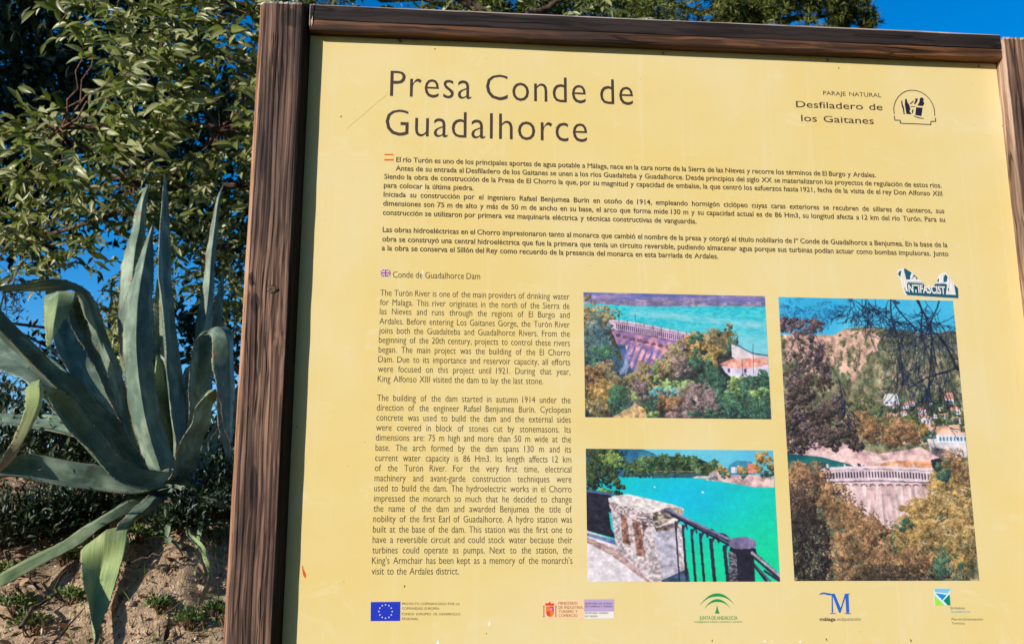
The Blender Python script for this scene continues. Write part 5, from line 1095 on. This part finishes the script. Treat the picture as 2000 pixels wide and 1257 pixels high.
# ---- the broad leaved tree (gum tree) over the bank
ELV, ELF = leaf_template(5, .31, .18, .35)
GT = empty('gum_tree', (1.1, 7.0, gz(1.1, 7.0)), 'leafy gum tree with grey green oval leaves hanging over the agave', 'tree')
go = Vector(GT.location)
trunk_pts = [go + Vector((0, 0, -.2)), go + Vector((-.05, .02, 1.2)), go + Vector((-.15, -.05, 2.0)), go + Vector((-.32, -.1, 2.8)), go + Vector((-.42, -.1, 3.15)), go + Vector((-.52, -.1, 3.45))]
tubes('trunk', [(trunk_pts, .17, .05)], M_bark, GT, 12, go)
regions = []                                    # (pixel area, depth range, number of sprays, leaf length, drop)
def inpoly(x, y, P):
    c = False; n = len(P)
    for i in range(n):
        x0, y0 = P[i]; x1, y1 = P[(i + 1) % n]
        if (y0 > y) != (y1 > y) and x < (x1 - x0) * (y - y0) / (y1 - y0) + x0: c = not c
    return c
dense = [(195, -160), (620, -160), (620, 330), (440, 345), (330, 330), (240, 345), (190, 300), (160, 240), (205, 170), (185, 90), (120, 60), (90, 20), (90, -160)]
lspray = [(-60, 210), (110, 195), (125, 240), (220, 250), (230, 330), (60, 360), (-60, 350)]
mid = [(-60, 345), (250, 330), (500, 330), (500, 430), (400, 470), (300, 470), (230, 450), (220, 520), (110, 470), (-60, 470)]
low = [(200, 560), (240, 500), (330, 470), (480, 420), (490, 600), (440, 640), (380, 560), (300, 600), (230, 640)]
lowl = [(-60, 420), (120, 420), (170, 460), (130, 520), (40, 560), (-60, 560)]
low2 = [(190, 540), (245, 560), (250, 680), (225, 700), (200, 620)]
top = [(600, -200), (1240, -200), (1250, 45), (1180, 60), (900, 30), (620, 10)]
back = [(600, 40), (1300, 40), (1300, 700), (600, 900)]
plan = [(dense, 5.5, 6.9, 330, (.055, .145)), (lspray, 5.2, 6.2, 38, (.06, .14)), (mid, 5.8, 7.6, 86, (.06, .12)), (low2, 6.2, 7.2, 26, (.05, .085)), (low, 6.2, 8.0, 60, (.05, .095)), (lowl, 6.0, 7.4, 46, (.06, .10)), (top, 5.8, 8.0, 120, (.07, .12)), (back, 6.0, 8.4, 60, (.07, .12))]
LP, LD, LN, LL, LT = [], [], [], [], []; twigs = []; limbs = []
hubs = [Vector(at(px, py, Y)) for px, py, Y in [(420, 20, 6.4), (300, 120, 6.3), (430, 250, 6.4), (120, 250, 5.9), (250, 350, 6.6), (430, 480, 7.2), (60, 470, 6.8), (800, -60, 6.8), (1100, 0, 7.0), (900, 400, 7.0), (480, 150, 6.7), (250, -60, 6.2)]]
for h in hubs:
    src = min(trunk_pts[2:], key=lambda p: (p - h).length + abs(p.z - h.z + .6) * .8)
    limbs.append((wpath(src, h, 7, .06, .06), .045, .014))
for poly_, y0, y1, cnt, (l0, l1) in plan:
    bx0, bx1 = min(p_[0] for p_ in poly_), max(p_[0] for p_ in poly_); by0, by1 = min(p_[1] for p_ in poly_), max(p_[1] for p_ in poly_); k = 0
    while k < cnt:
        px, py = rnd.uniform(bx0, bx1), rnd.uniform(by0, by1)
        if not inpoly(px, py, poly_): continue
        k += 1
        c_ = Vector(at(px, py, rnd.uniform(y0, y1)))
        h = min(hubs, key=lambda q: (q - c_).length)
        out = (c_ - h); out = out.normalized() if out.length > .05 else Vector((0, 0, 1))
        d = (out * .6 + Vector((rnd.uniform(-.9, .6), rnd.uniform(-.9, .1), rnd.uniform(-.45, .45)))).normalized()
        L = rnd.uniform(.22, .42); a_ = c_ - d * L * .5
        pts = [a_ + d * L * q + Vector((0, 0, -.10 * L * (q * 2) ** 2 * .5)) + Vector((rnd.uniform(-1, 1), rnd.uniform(-1, 1), rnd.uniform(-1, 1))) * .008 for q in np.linspace(0, 1, 6)]
        twigs.append((pts, .0035, .0012))
        if rnd.random() < .6 and (a_ - h).length < .5: twigs.append((wpath(h, a_, 5, .08, .05), .007, .0035))
        nl = rnd.randint(9, 14); tone0 = rnd.random()
        for i in range(nl):
            q = (i + .5) / nl; s = q * 5; b0 = min(4, int(s)); p_ = pts[b0].lerp(pts[b0 + 1], s - b0)
            side = Vector((-d.y, d.x, 0)).normalized() * (1 if i % 2 else -1)
            ld = (d * rnd.uniform(.4, 1.0) + side * rnd.uniform(.2, .9) + Vector((0, 0, rnd.uniform(-.7, .25))) + Vector((rnd.uniform(-.3, .3), rnd.uniform(-.3, .3), 0)))
            nn = Vector((rnd.uniform(-1.3, .5), rnd.uniform(-1.6, -.2), rnd.uniform(-.3, .8)))
            LP.append(p_); LD.append(ld); LN.append(nn); LL.append(rnd.uniform(l0, l1) * (1 - .35 * max(0, q - .7)))
            LT.append(.98 if rnd.random() < .05 else min(.9, max(0., .25 * tone0 + .62 * rnd.random())))
tubes('branch', limbs, M_bark, GT, 7, go)['kind'] = 'stuff'
for pts, r0, r1 in []: pass
tubes('twigs', twigs, M_twig, GT, 4, go)['kind'] = 'stuff'
LP, LD, LN, LL, LT = np.array([tuple(q) for q in LP]), np.array([tuple(q) for q in LD]), np.array([tuple(q) for q in LN]), np.array(LL), np.array(LT)
vis = np.array([cam.matrix_world.inverted() @ Vector(q) for q in LP]); sxp = vis[:, 0] / -vis[:, 2] * F_PX + 1000; syp = -vis[:, 1] / -vis[:, 2] * F_PX + 628.5
show = (sxp > 0) & (sxp < 500) & (syp > 0) & (syp < 600); score = np.where(show, LL / -vis[:, 2], 0); order = np.argsort(-score); bigi, rest = order[:300], order[300:]
scatter('foliage', LP[rest] - np.array(go), LD[rest], LN[rest], LL[rest], ELV, ELF, LT[rest], M_euc, GT)['kind'] = 'stuff'
# the 300 largest leaves in view, each its own object sharing a few meshes
lmesh = []
for k in range(10):
    me = bulk('leaf', leaf_template(5, .27 + .014 * k, .08 + .03 * k, .35)[0], ELF, True); point_attr(me, 'tone', [.08 + .088 * k] * len(me.vertices)); me.materials.append(M_euc); lmesh.append(me)
me = bulk('leaf', ELV, ELF, True); point_attr(me, 'tone', [.98] * len(me.vertices)); me.materials.append(M_euc); lmesh.append(me)
Dn, Sn, Un = frames(LD[bigi], LN[bigi])
for q, i in enumerate(bigi):
    o = bpy.data.objects.new('leaf', lmesh[10] if LT[i] > .95 else lmesh[min(9, int(LT[i] * 10))]); COL.objects.link(o); o.parent = GT
    M_ = Matrix.Identity(4)
    for r_ in range(3): M_[r_][0], M_[r_][1], M_[r_][2], M_[r_][3] = Dn[q][r_] * LL[i], Sn[q][r_] * LL[i], Un[q][r_] * LL[i], LP[i][r_] - go[r_]
    o.matrix_local = M_

# ---- needle / small leaf crowns
def tuft_template(n, L, w, seed, spread=.9):
    rs = np.random.RandomState(seed); V = []; F = []
    for i in range(n):
        d = rs.normal(0, 1, 3); d[0] = abs(d[0]) * .7 + .5; d /= np.linalg.norm(d); s = np.cross(d, rs.normal(0, 1, 3)); s /= np.linalg.norm(s); l = L * rs.uniform(.6, 1)
        b = len(V); V += [tuple(s * w), tuple(-s * w), tuple(d * l)]; F.append((b, b + 1, b + 2))
    return np.array(V), np.array(F)
TV, TF = tuft_template(11, 1.0, .055, 3)
BV, BF = leaf_template(2, .5, .1, .3)
def crown_tree(name, x, y, label, cat, clumps, mat, tufts, size, trunk_r=.14, group=None, tmpl=None, lean=(0, 0), bare=0, seed=1):
    """clumps: list of (dx, dy, z, radius, share)"""
    rs = np.random.RandomState(seed); rr = random.Random(seed); b = Vector((x, y, gz(x, y))); e = empty(name, b, label, cat, group)
    topz = max(c_[2] for c_ in clumps)
    tp = wpath((0, 0, -.3), (lean[0], lean[1], topz - b.z), 8, .02, 0, rr); tubes('trunk', [(tp, trunk_r, trunk_r * .25)], M_bark, e, 9)
    P, D = [], []; br = []
    tot = sum(c_[4] for c_ in clumps)
    for dx, dy, z, r, sh in clumps:
        c_ = Vector((dx, dy, z - b.z)); s = min(tp, key=lambda q: (q - c_).length + .5 * max(0, q.z - c_.z)); br.append((wpath(s, c_, 6, .06, .03, rr), trunk_r * .32, .012))
        n = int(tufts * sh / tot); k = max(4, n // 60); sub = rs.normal(0, 1, (k, 3)); sub /= np.linalg.norm(sub, axis=1, keepdims=True); sub *= (rs.rand(k, 1) ** .5) * r * .85; sub[:, 2] *= .75
        for q in sub[: min(k, 14)]: br.append((wpath(c_, c_ + Vector(q), 4, .08, 0, rr), .012, .004))
        i = rs.randint(0, k, n); l = rs.normal(0, .5, (n, 3)); l *= (r * .26)
        p_ = np.array(c_)[None] + sub[i] + l; P.append(p_); D.append(l / (np.linalg.norm(l, axis=1, keepdims=True) + 1e-6) + rs.normal(0, .4, (n, 3)) + np.array([0, 0, .35]))
    for _ in range(bare):
        c_ = clumps[rr.randrange(len(clumps))]; p0 = Vector((c_[0], c_[1], c_[2] - b.z)); p1 = p0 + Vector((rr.uniform(-1, 1), rr.uniform(-1, .2), rr.uniform(-1, .5))) * c_[3]; br.append((wpath(p0, p1, 6, .10, 0, rr), .010, .002))
        for __ in range(3): p2 = p0.lerp(p1, rr.uniform(.3, 1)); br.append((wpath(p2, p2 + Vector((rr.uniform(-1, 1), rr.uniform(-1, 1), rr.uniform(-.6, .8))) * c_[3] * .4, 4, .1, 0, rr), .005, .0015))
    tubes('branch', br, M_bark, e, 5)['kind'] = 'stuff'
    P = np.concatenate(P); D = np.concatenate(D); tv, tf = tmpl or (TV, TF)
    N = rs.normal(0, 1, P.shape) + np.array([-.4, -.5, .7]); tone = np.clip(rs.rand(len(P)) * .75 + .1, 0, .9); tone[rs.rand(len(P)) < .02] = .98
    scatter('crown', P, D, N, size * rs.uniform(.7, 1.3, len(P)), tv, tf, tone, mat, e, False)
    return e
TL, TFF = leaf_template(3, .42, .15, .3)
# dark evergreens behind
def pc(x, y, pts): return [(at(px, py, Y).x - x, Y - y, at(px, py, Y).z, r, s) for px, py, Y, r, s in pts]
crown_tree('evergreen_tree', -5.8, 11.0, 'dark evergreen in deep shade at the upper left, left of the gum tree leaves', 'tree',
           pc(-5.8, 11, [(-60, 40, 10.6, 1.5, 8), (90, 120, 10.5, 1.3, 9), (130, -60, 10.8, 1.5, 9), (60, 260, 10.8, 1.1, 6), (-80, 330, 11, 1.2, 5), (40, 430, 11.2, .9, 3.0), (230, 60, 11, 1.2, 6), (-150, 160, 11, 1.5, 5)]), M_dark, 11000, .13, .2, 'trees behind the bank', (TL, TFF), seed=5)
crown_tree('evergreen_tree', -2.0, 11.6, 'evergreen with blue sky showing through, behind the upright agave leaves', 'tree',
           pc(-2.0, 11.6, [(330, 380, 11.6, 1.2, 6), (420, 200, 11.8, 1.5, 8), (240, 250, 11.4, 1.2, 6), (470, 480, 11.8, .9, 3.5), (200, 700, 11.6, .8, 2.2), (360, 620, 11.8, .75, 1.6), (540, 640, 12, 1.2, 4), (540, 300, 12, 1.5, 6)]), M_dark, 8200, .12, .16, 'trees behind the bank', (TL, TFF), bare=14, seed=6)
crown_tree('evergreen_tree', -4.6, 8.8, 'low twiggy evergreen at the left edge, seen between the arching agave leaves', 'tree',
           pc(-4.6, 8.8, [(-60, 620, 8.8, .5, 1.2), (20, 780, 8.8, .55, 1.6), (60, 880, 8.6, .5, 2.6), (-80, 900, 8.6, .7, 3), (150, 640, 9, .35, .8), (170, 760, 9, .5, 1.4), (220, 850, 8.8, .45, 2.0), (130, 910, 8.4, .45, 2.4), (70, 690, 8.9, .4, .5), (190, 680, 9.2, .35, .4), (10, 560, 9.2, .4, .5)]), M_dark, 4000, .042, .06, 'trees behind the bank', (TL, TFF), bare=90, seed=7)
# pines behind the top rail
crown_tree('pine_tree', 1.2, 12.5, 'pine crown rising behind the left half of the top rail', 'tree',
           pc(1.2, 12.5, [(1025, 5, 11.8, .7, 5), (620, -40, 12.5, .9, 3), (800, -120, 12.5, 1.3, 5), (950, -10, 12.3, .9, 5), (1120, -60, 12.3, 1.1, 6), (1000, 300, 12.8, 1.5, 3), (900, 150, 13, 1.4, 3)]), M_pine, 6500, .12, .18, 'pines behind the sign', seed=8)
crown_tree('pine_tree', 4.2, 12.0, 'pine crown against the blue sky behind the right half of the top rail', 'tree',
           pc(4.2, 12.0, [(1250, 0, 12, .85, 6), (1380, -70, 11.9, .95, 7), (1470, 20, 11.8, .62, 6), (1580, -20, 11.8, .68, 6), (1380, 60, 12.1, .8, 4), (1655, 30, 11.8, .36, 3), (1600, -110, 12, .6, 3), (1350, 350, 12.2, 1.2, 3), (1560, 110, 12, .6, 2)]), M_pine, 8600, .115, .2, 'pines behind the sign', bare=16, seed=9)
# a tall pine out to the left, between the sun and the far trees
crown_tree('pine_tree', -11.6, 4.2, 'tall pine standing off to the left of the picture', 'tree',
           [(0, 0, 4.5, 2.3, 6), (.8, 1.0, 7, 2.5, 8), (-.8, -.2, 9.3, 2.5, 8), (.5, .6, 11.5, 2.2, 6), (-.2, 1.8, 6, 2.2, 5), (0, .8, 13.4, 1.5, 3), (1.0, .2, 2.6, 1.7, 4), (1.8, 3.2, 4.5, 2.2, 5), (1.8, 3.0, 8.5, 2.2, 5)], M_pine, 9000, .30, .28, seed=10)

# unseen trees added behind the photographer to dim skylight, clear of the sun's path
for k, (x_, y_, lab) in enumerate([(5.0, -2.2, 'unseen pine added close by to the right of the photographer'), (.4, -5.6, 'unseen bushy pine added just behind the photographer'), (3.5, -6.5, 'unseen pine added behind the photographer to the right'), (-1.5, -9.5, 'unseen pine added straight behind the photographer'), (9.0, -2.0, 'unseen pine added to the right of the path'), (11.5, 5.5, 'unseen pine added at the far right beyond the sign')]):
    crown_tree('pine_tree', x_, y_, lab, 'tree', [(0, 0, 4.0, 2.4, 5), (1.2, .5, 6, 2.4, 6), (-1.2, -.4, 6.5, 2.4, 6), (0, 0, 8.5, 2.2, 5), (0, .3, 2.2, 1.8, 4)], M_pine, 5200, .40, .22, seed=30 + k)

# unseen crown added overhead to dim skylight, high above the low sun's rays
crown_tree('gum_tree', 3.4, -2.6, 'unseen broad gum tree added high over the photographer to dim the skylight', 'tree',
           [(-2.5, 2.2, 7.6, 2.6, 6), (-4.6, 1.4, 8.0, 2.6, 6), (-.6, .6, 8.2, 2.8, 6), (-3.4, -.8, 8.6, 2.8, 6), (.8, 2.8, 7.8, 2.4, 5), (-6.4, 3.0, 8.6, 2.2, 4), (1.2, -1.5, 7.5, 2.6, 5), (-1.8, 3.6, 9.0, 2.0, 4)], M_euc, 15000, .17, .34, None, (TL, TFF), seed=50)

# ---- shrubs in the undergrowth
def shrub(name, px, py, Y, label, r, n, size, mat, cat='shrub', group=None, seed=1, h=.8, tmpl=None):
    p_ = at(px, py, Y) if Y else on_ground(px, py); rs = np.random.RandomState(seed); rr = random.Random(seed); e = empty(name, (p_.x, p_.y, gz(p_.x, p_.y)), label, cat, group)
    P = rs.normal(0, .45, (n, 3)) * r; P[:, 2] = np.abs(P[:, 2]) * h + .02
    D = P / (np.linalg.norm(P, axis=1, keepdims=True) + 1e-6) + rs.normal(0, .6, P.shape) + np.array([0, 0, .3]); N = rs.normal(0, .6, P.shape) + np.array([-.3, -.5, .9])
    tv, tf = tmpl or (TL, TFF)
    scatter('foliage', P, D, N, size * rs.uniform(.6, 1.2, n), tv, tf, rs.rand(n) * .85, mat, e)['kind'] = 'stuff'
    tubes('stems', [(wpath((0, 0, -.03), tuple(P[i]), 4, .1, 0, rr), .004, .0012) for i in rs.randint(0, n, 26)], M_twig, e, 4)['kind'] = 'stuff'
    return e
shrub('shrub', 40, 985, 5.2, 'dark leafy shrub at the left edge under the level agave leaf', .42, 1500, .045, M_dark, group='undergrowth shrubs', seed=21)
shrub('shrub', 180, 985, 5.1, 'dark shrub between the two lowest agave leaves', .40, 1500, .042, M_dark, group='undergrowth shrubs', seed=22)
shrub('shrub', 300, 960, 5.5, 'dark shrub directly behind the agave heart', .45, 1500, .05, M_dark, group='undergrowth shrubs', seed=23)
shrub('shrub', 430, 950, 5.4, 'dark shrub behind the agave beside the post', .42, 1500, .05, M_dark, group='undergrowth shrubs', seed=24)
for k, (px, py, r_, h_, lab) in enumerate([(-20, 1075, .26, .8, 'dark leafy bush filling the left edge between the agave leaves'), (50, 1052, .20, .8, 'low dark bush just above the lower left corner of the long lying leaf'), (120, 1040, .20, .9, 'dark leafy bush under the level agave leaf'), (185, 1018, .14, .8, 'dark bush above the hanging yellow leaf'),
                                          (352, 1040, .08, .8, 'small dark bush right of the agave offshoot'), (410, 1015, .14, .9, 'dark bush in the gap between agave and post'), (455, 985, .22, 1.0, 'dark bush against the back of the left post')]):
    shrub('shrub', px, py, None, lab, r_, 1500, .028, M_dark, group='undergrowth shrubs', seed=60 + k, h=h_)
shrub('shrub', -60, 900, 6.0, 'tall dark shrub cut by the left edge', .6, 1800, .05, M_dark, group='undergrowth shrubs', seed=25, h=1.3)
shrub('shrub', 600, 930, 5.8, 'dark shrub hidden behind the sign', .6, 1500, .05, M_dark, group='undergrowth shrubs', seed=26, h=1.2)
wl = 'low green weed '
for k, (px, py, Y, r, lab) in enumerate([(30, 1195, 3.72, .07, 'in the lower left corner'), (60, 1235, 3.6, .06, 'at the very bottom left'), (275, 1060, 4.15, .06, 'at the top of the sandy hump'), (130, 1100, 4.05, .05, 'below the long lying leaf'), (415, 1060, 4.1, .07, 'on the bank against the post'),
                                        (372, 1225, 3.7, .05, 'grey green at the bottom beside the post'), (310, 1195, 3.82, .035, 'in the shadow under the sandy hump'), (140, 1180, 3.8, .05, 'beside the hanging yellow leaf'), (420, 1205, 3.75, .04, 'in the hollow near the post'), (10, 1130, 3.95, .07, 'at the tip of the long lying leaf')]):
    shrub('weed', px, py, None, wl + lab, r * 1.15, 150, .022, M_weed, 'weed', 'weeds on the bank', 40 + k, .55)

# ---- sandy hump on the bank
def rock(name, loc, rad, label, cat, mat, seed, sub=5, amp=.22, group=None, freq=1.0):
    me = bpy.data.meshes.new(name); bm = bmesh.new(); bmesh.ops.create_icosphere(bm, subdivisions=sub, radius=1.0); sv = Vector((seed * 3.1, seed * 1.7, seed))
    for v_ in bm.verts:
        c_ = v_.co.copy(); d = amp * mnoise.noise(c_ * 1.3 * freq + sv) + amp * .5 * mnoise.noise(c_ * 3.1 * freq + sv) + amp * .22 * mnoise.noise(c_ * 9 * freq + sv) + amp * .10 * mnoise.noise(c_ * 24 + sv)
        cell = mnoise.voronoi(c_ * 1.6 * freq + sv)[0]; d -= amp * .5 * max(0, .25 - (cell[1] - cell[0]))
        v_.co = c_ * (1 + d); v_.co = Vector((v_.co.x * rad[0], v_.co.y * rad[1], v_.co.z * rad[2]))
    bm.to_mesh(me); bm.free(); me.polygons.foreach_set('use_smooth', [True] * len(me.polygons)); me.materials.append(mat)
    o = bpy.data.objects.new(name, me); COL.objects.link(o); o.location = loc; tag(o, label, cat, group); return o
t = NT('crumbly sandstone', .95, .1); v = t.coord('Object'); a_ = t.noise(v, 8, 5, .65); b_ = t.noise(v, 60, 5, .7); d_ = t.noise(v, 26, 3, .6)
c = t.ramp(a_, [(.35, (.42, .28, .18)), (.52, (.58, .41, .28)), (.68, (.68, .50, .35))]); c = t.mix(t.ramp(b_, [(.52, 0.0), (.66, .7)]), c, (.24, .16, .11)); c = t.mix(t.ramp(d_, [(.66, 0.0), (.72, .7)]), c, (.62, .50, .40))
t.col(c); t.bump(t.math('ADD', b_, t.math('MULTIPLY', d_, .8)), 1.0, .022); M_sand = t.m
for k, (px, py, Y, r, lab) in enumerate([(315, 1218, 3.72, .022, 'small whitish stone under the sandy hump'), (255, 1180, 3.83, .016, 'small tan stone left of the sandy hump shadow'), (45, 1160, 3.85, .02, 'small pinkish stone at the left edge'), (400, 1150, 3.9, .028, 'dark stone in the hollow beside the post'), (335, 1240, 3.66, .014, 'little pale stone at the bottom edge')]):
    p_ = on_ground(px, py); rock('stone', (p_.x, p_.y, p_.z + r * .2), (r * 1.2, r, r * .7), lab, 'stone', M_sand, 10 + k, 3, .3)

# ---- loose ground cover: pebbles, dead leaves, grass
def onbank(n, rs, x0=-2.3, x1=-.3, y0=3.35, y1=5.0):
    x = rs.uniform(x0, x1, n); y = rs.uniform(y0, y1, n); return np.stack([x, y, ground_z(x, y)], -1)
rs = np.random.RandomState(77)
oc = np.array([(1, 0, 0), (-1, 0, 0), (0, 1, 0), (0, -1, 0), (0, 0, .7), (0, 0, -.7)]) * .5; of = np.array([(0, 2, 4), (2, 1, 4), (1, 3, 4), (3, 0, 4), (2, 0, 5), (1, 2, 5), (3, 1, 5), (0, 3, 5)])
P = onbank(26000, rs); t = NT('mixed pebble', .9, .2); t.col(t.ramp(t.attr('tone').outputs['Fac'], [(.1, (.12, .08, .055)), (.5, (.34, .24, .16)), (.85, (.55, .43, .33)), (.97, (.66, .60, .54))])); M_peb = t.m
scatter('pebbles', P, rs.normal(0, 1, P.shape), rs.normal(0, 1, P.shape), .003 + .014 * rs.rand(len(P)) ** 4, oc, of, rs.rand(len(P)), M_peb, None, False)['kind'] = 'stuff'
P = onbank(3600, rs) + np.array([0, 0, .006]); D = rs.normal(0, 1, P.shape); D[:, 2] *= .35; N = rs.normal(0, .5, P.shape) + np.array([0, -.3, 1])
t = NT('dead leaf brown', .6, .3); t.col(t.ramp(t.attr('tone').outputs['Fac'], [(.1, (.09, .045, .025)), (.5, (.26, .14, .08)), (.85, (.48, .30, .20)), (.97, (.62, .46, .38))])); M_litter = t.m
cv, cf = leaf_template(4, .38, -.15, .5)
scatter('dead_leaves', P, D, N, (.012 + .05 * rs.rand(len(P)) ** 3), cv, cf, rs.rand(len(P)), M_litter)['kind'] = 'stuff'
P = onbank(5200, rs); P = P[fbm(P[:, 0] * 3.3, P[:, 1] * 3.3, 6.0) > .50]; D = rs.normal(0, .35, P.shape) + np.array([0, 0, 1.0])
gv = np.array([(0, -.035, 0), (0, .035, 0), (.55, .025, -.03), (.55, -.025, -.03), (1, 0, -.16)]); gf = np.array([(0, 1, 2), (0, 2, 3), (3, 2, 4)])
scatter('grass', P, D, rs.normal(0, 1, P.shape), .02 + .05 * rs.rand(len(P)), gv, gf, rs.rand(len(P)) * .98, M_weed, None, False)['kind'] = 'stuff'
# grass and scrub on the level ground at the foot of the bank, and dry sticks
def stick(pa, pb, r, lab):
    a_, b_ = at(*pa), at(*pb); a_.z = max(a_.z, gz(a_.x, a_.y) + r); b_.z = max(b_.z, gz(b_.x, b_.y) + r)
    V = []; F = []; tube(V, F, wpath(a_, b_, 8, .05), r, r * .4, 6); o = link('stick', bulk('stick', np.array(V), np.array(F), True), M_bark); tag(o, lab, 'stick')
stick((40, 1225, 3.66), (150, 1120, 4.0), .008, 'dark dry stick lying up the slope at the lower left')
stick((90, 1165, 3.82), (20, 1080, 4.1), .006, 'thin stick under the long lying leaf')
stick((100, 1260, 3.58), (165, 1185, 3.8), .005, 'pale stick left of the hanging yellow leaf')
stick((425, 760, 4.06), (452, 880, 4.02), .0025, 'thin dry stalk leaning between the folded leaf and the post')
stick((412, 858, 4.0), (436, 815, 4.05), .002, 'short straw stalk beside the folded leaf')
stick((250, 1100, 3.86), (345, 1068, 3.86), .005, 'curved twig across the top of the sandy hump')
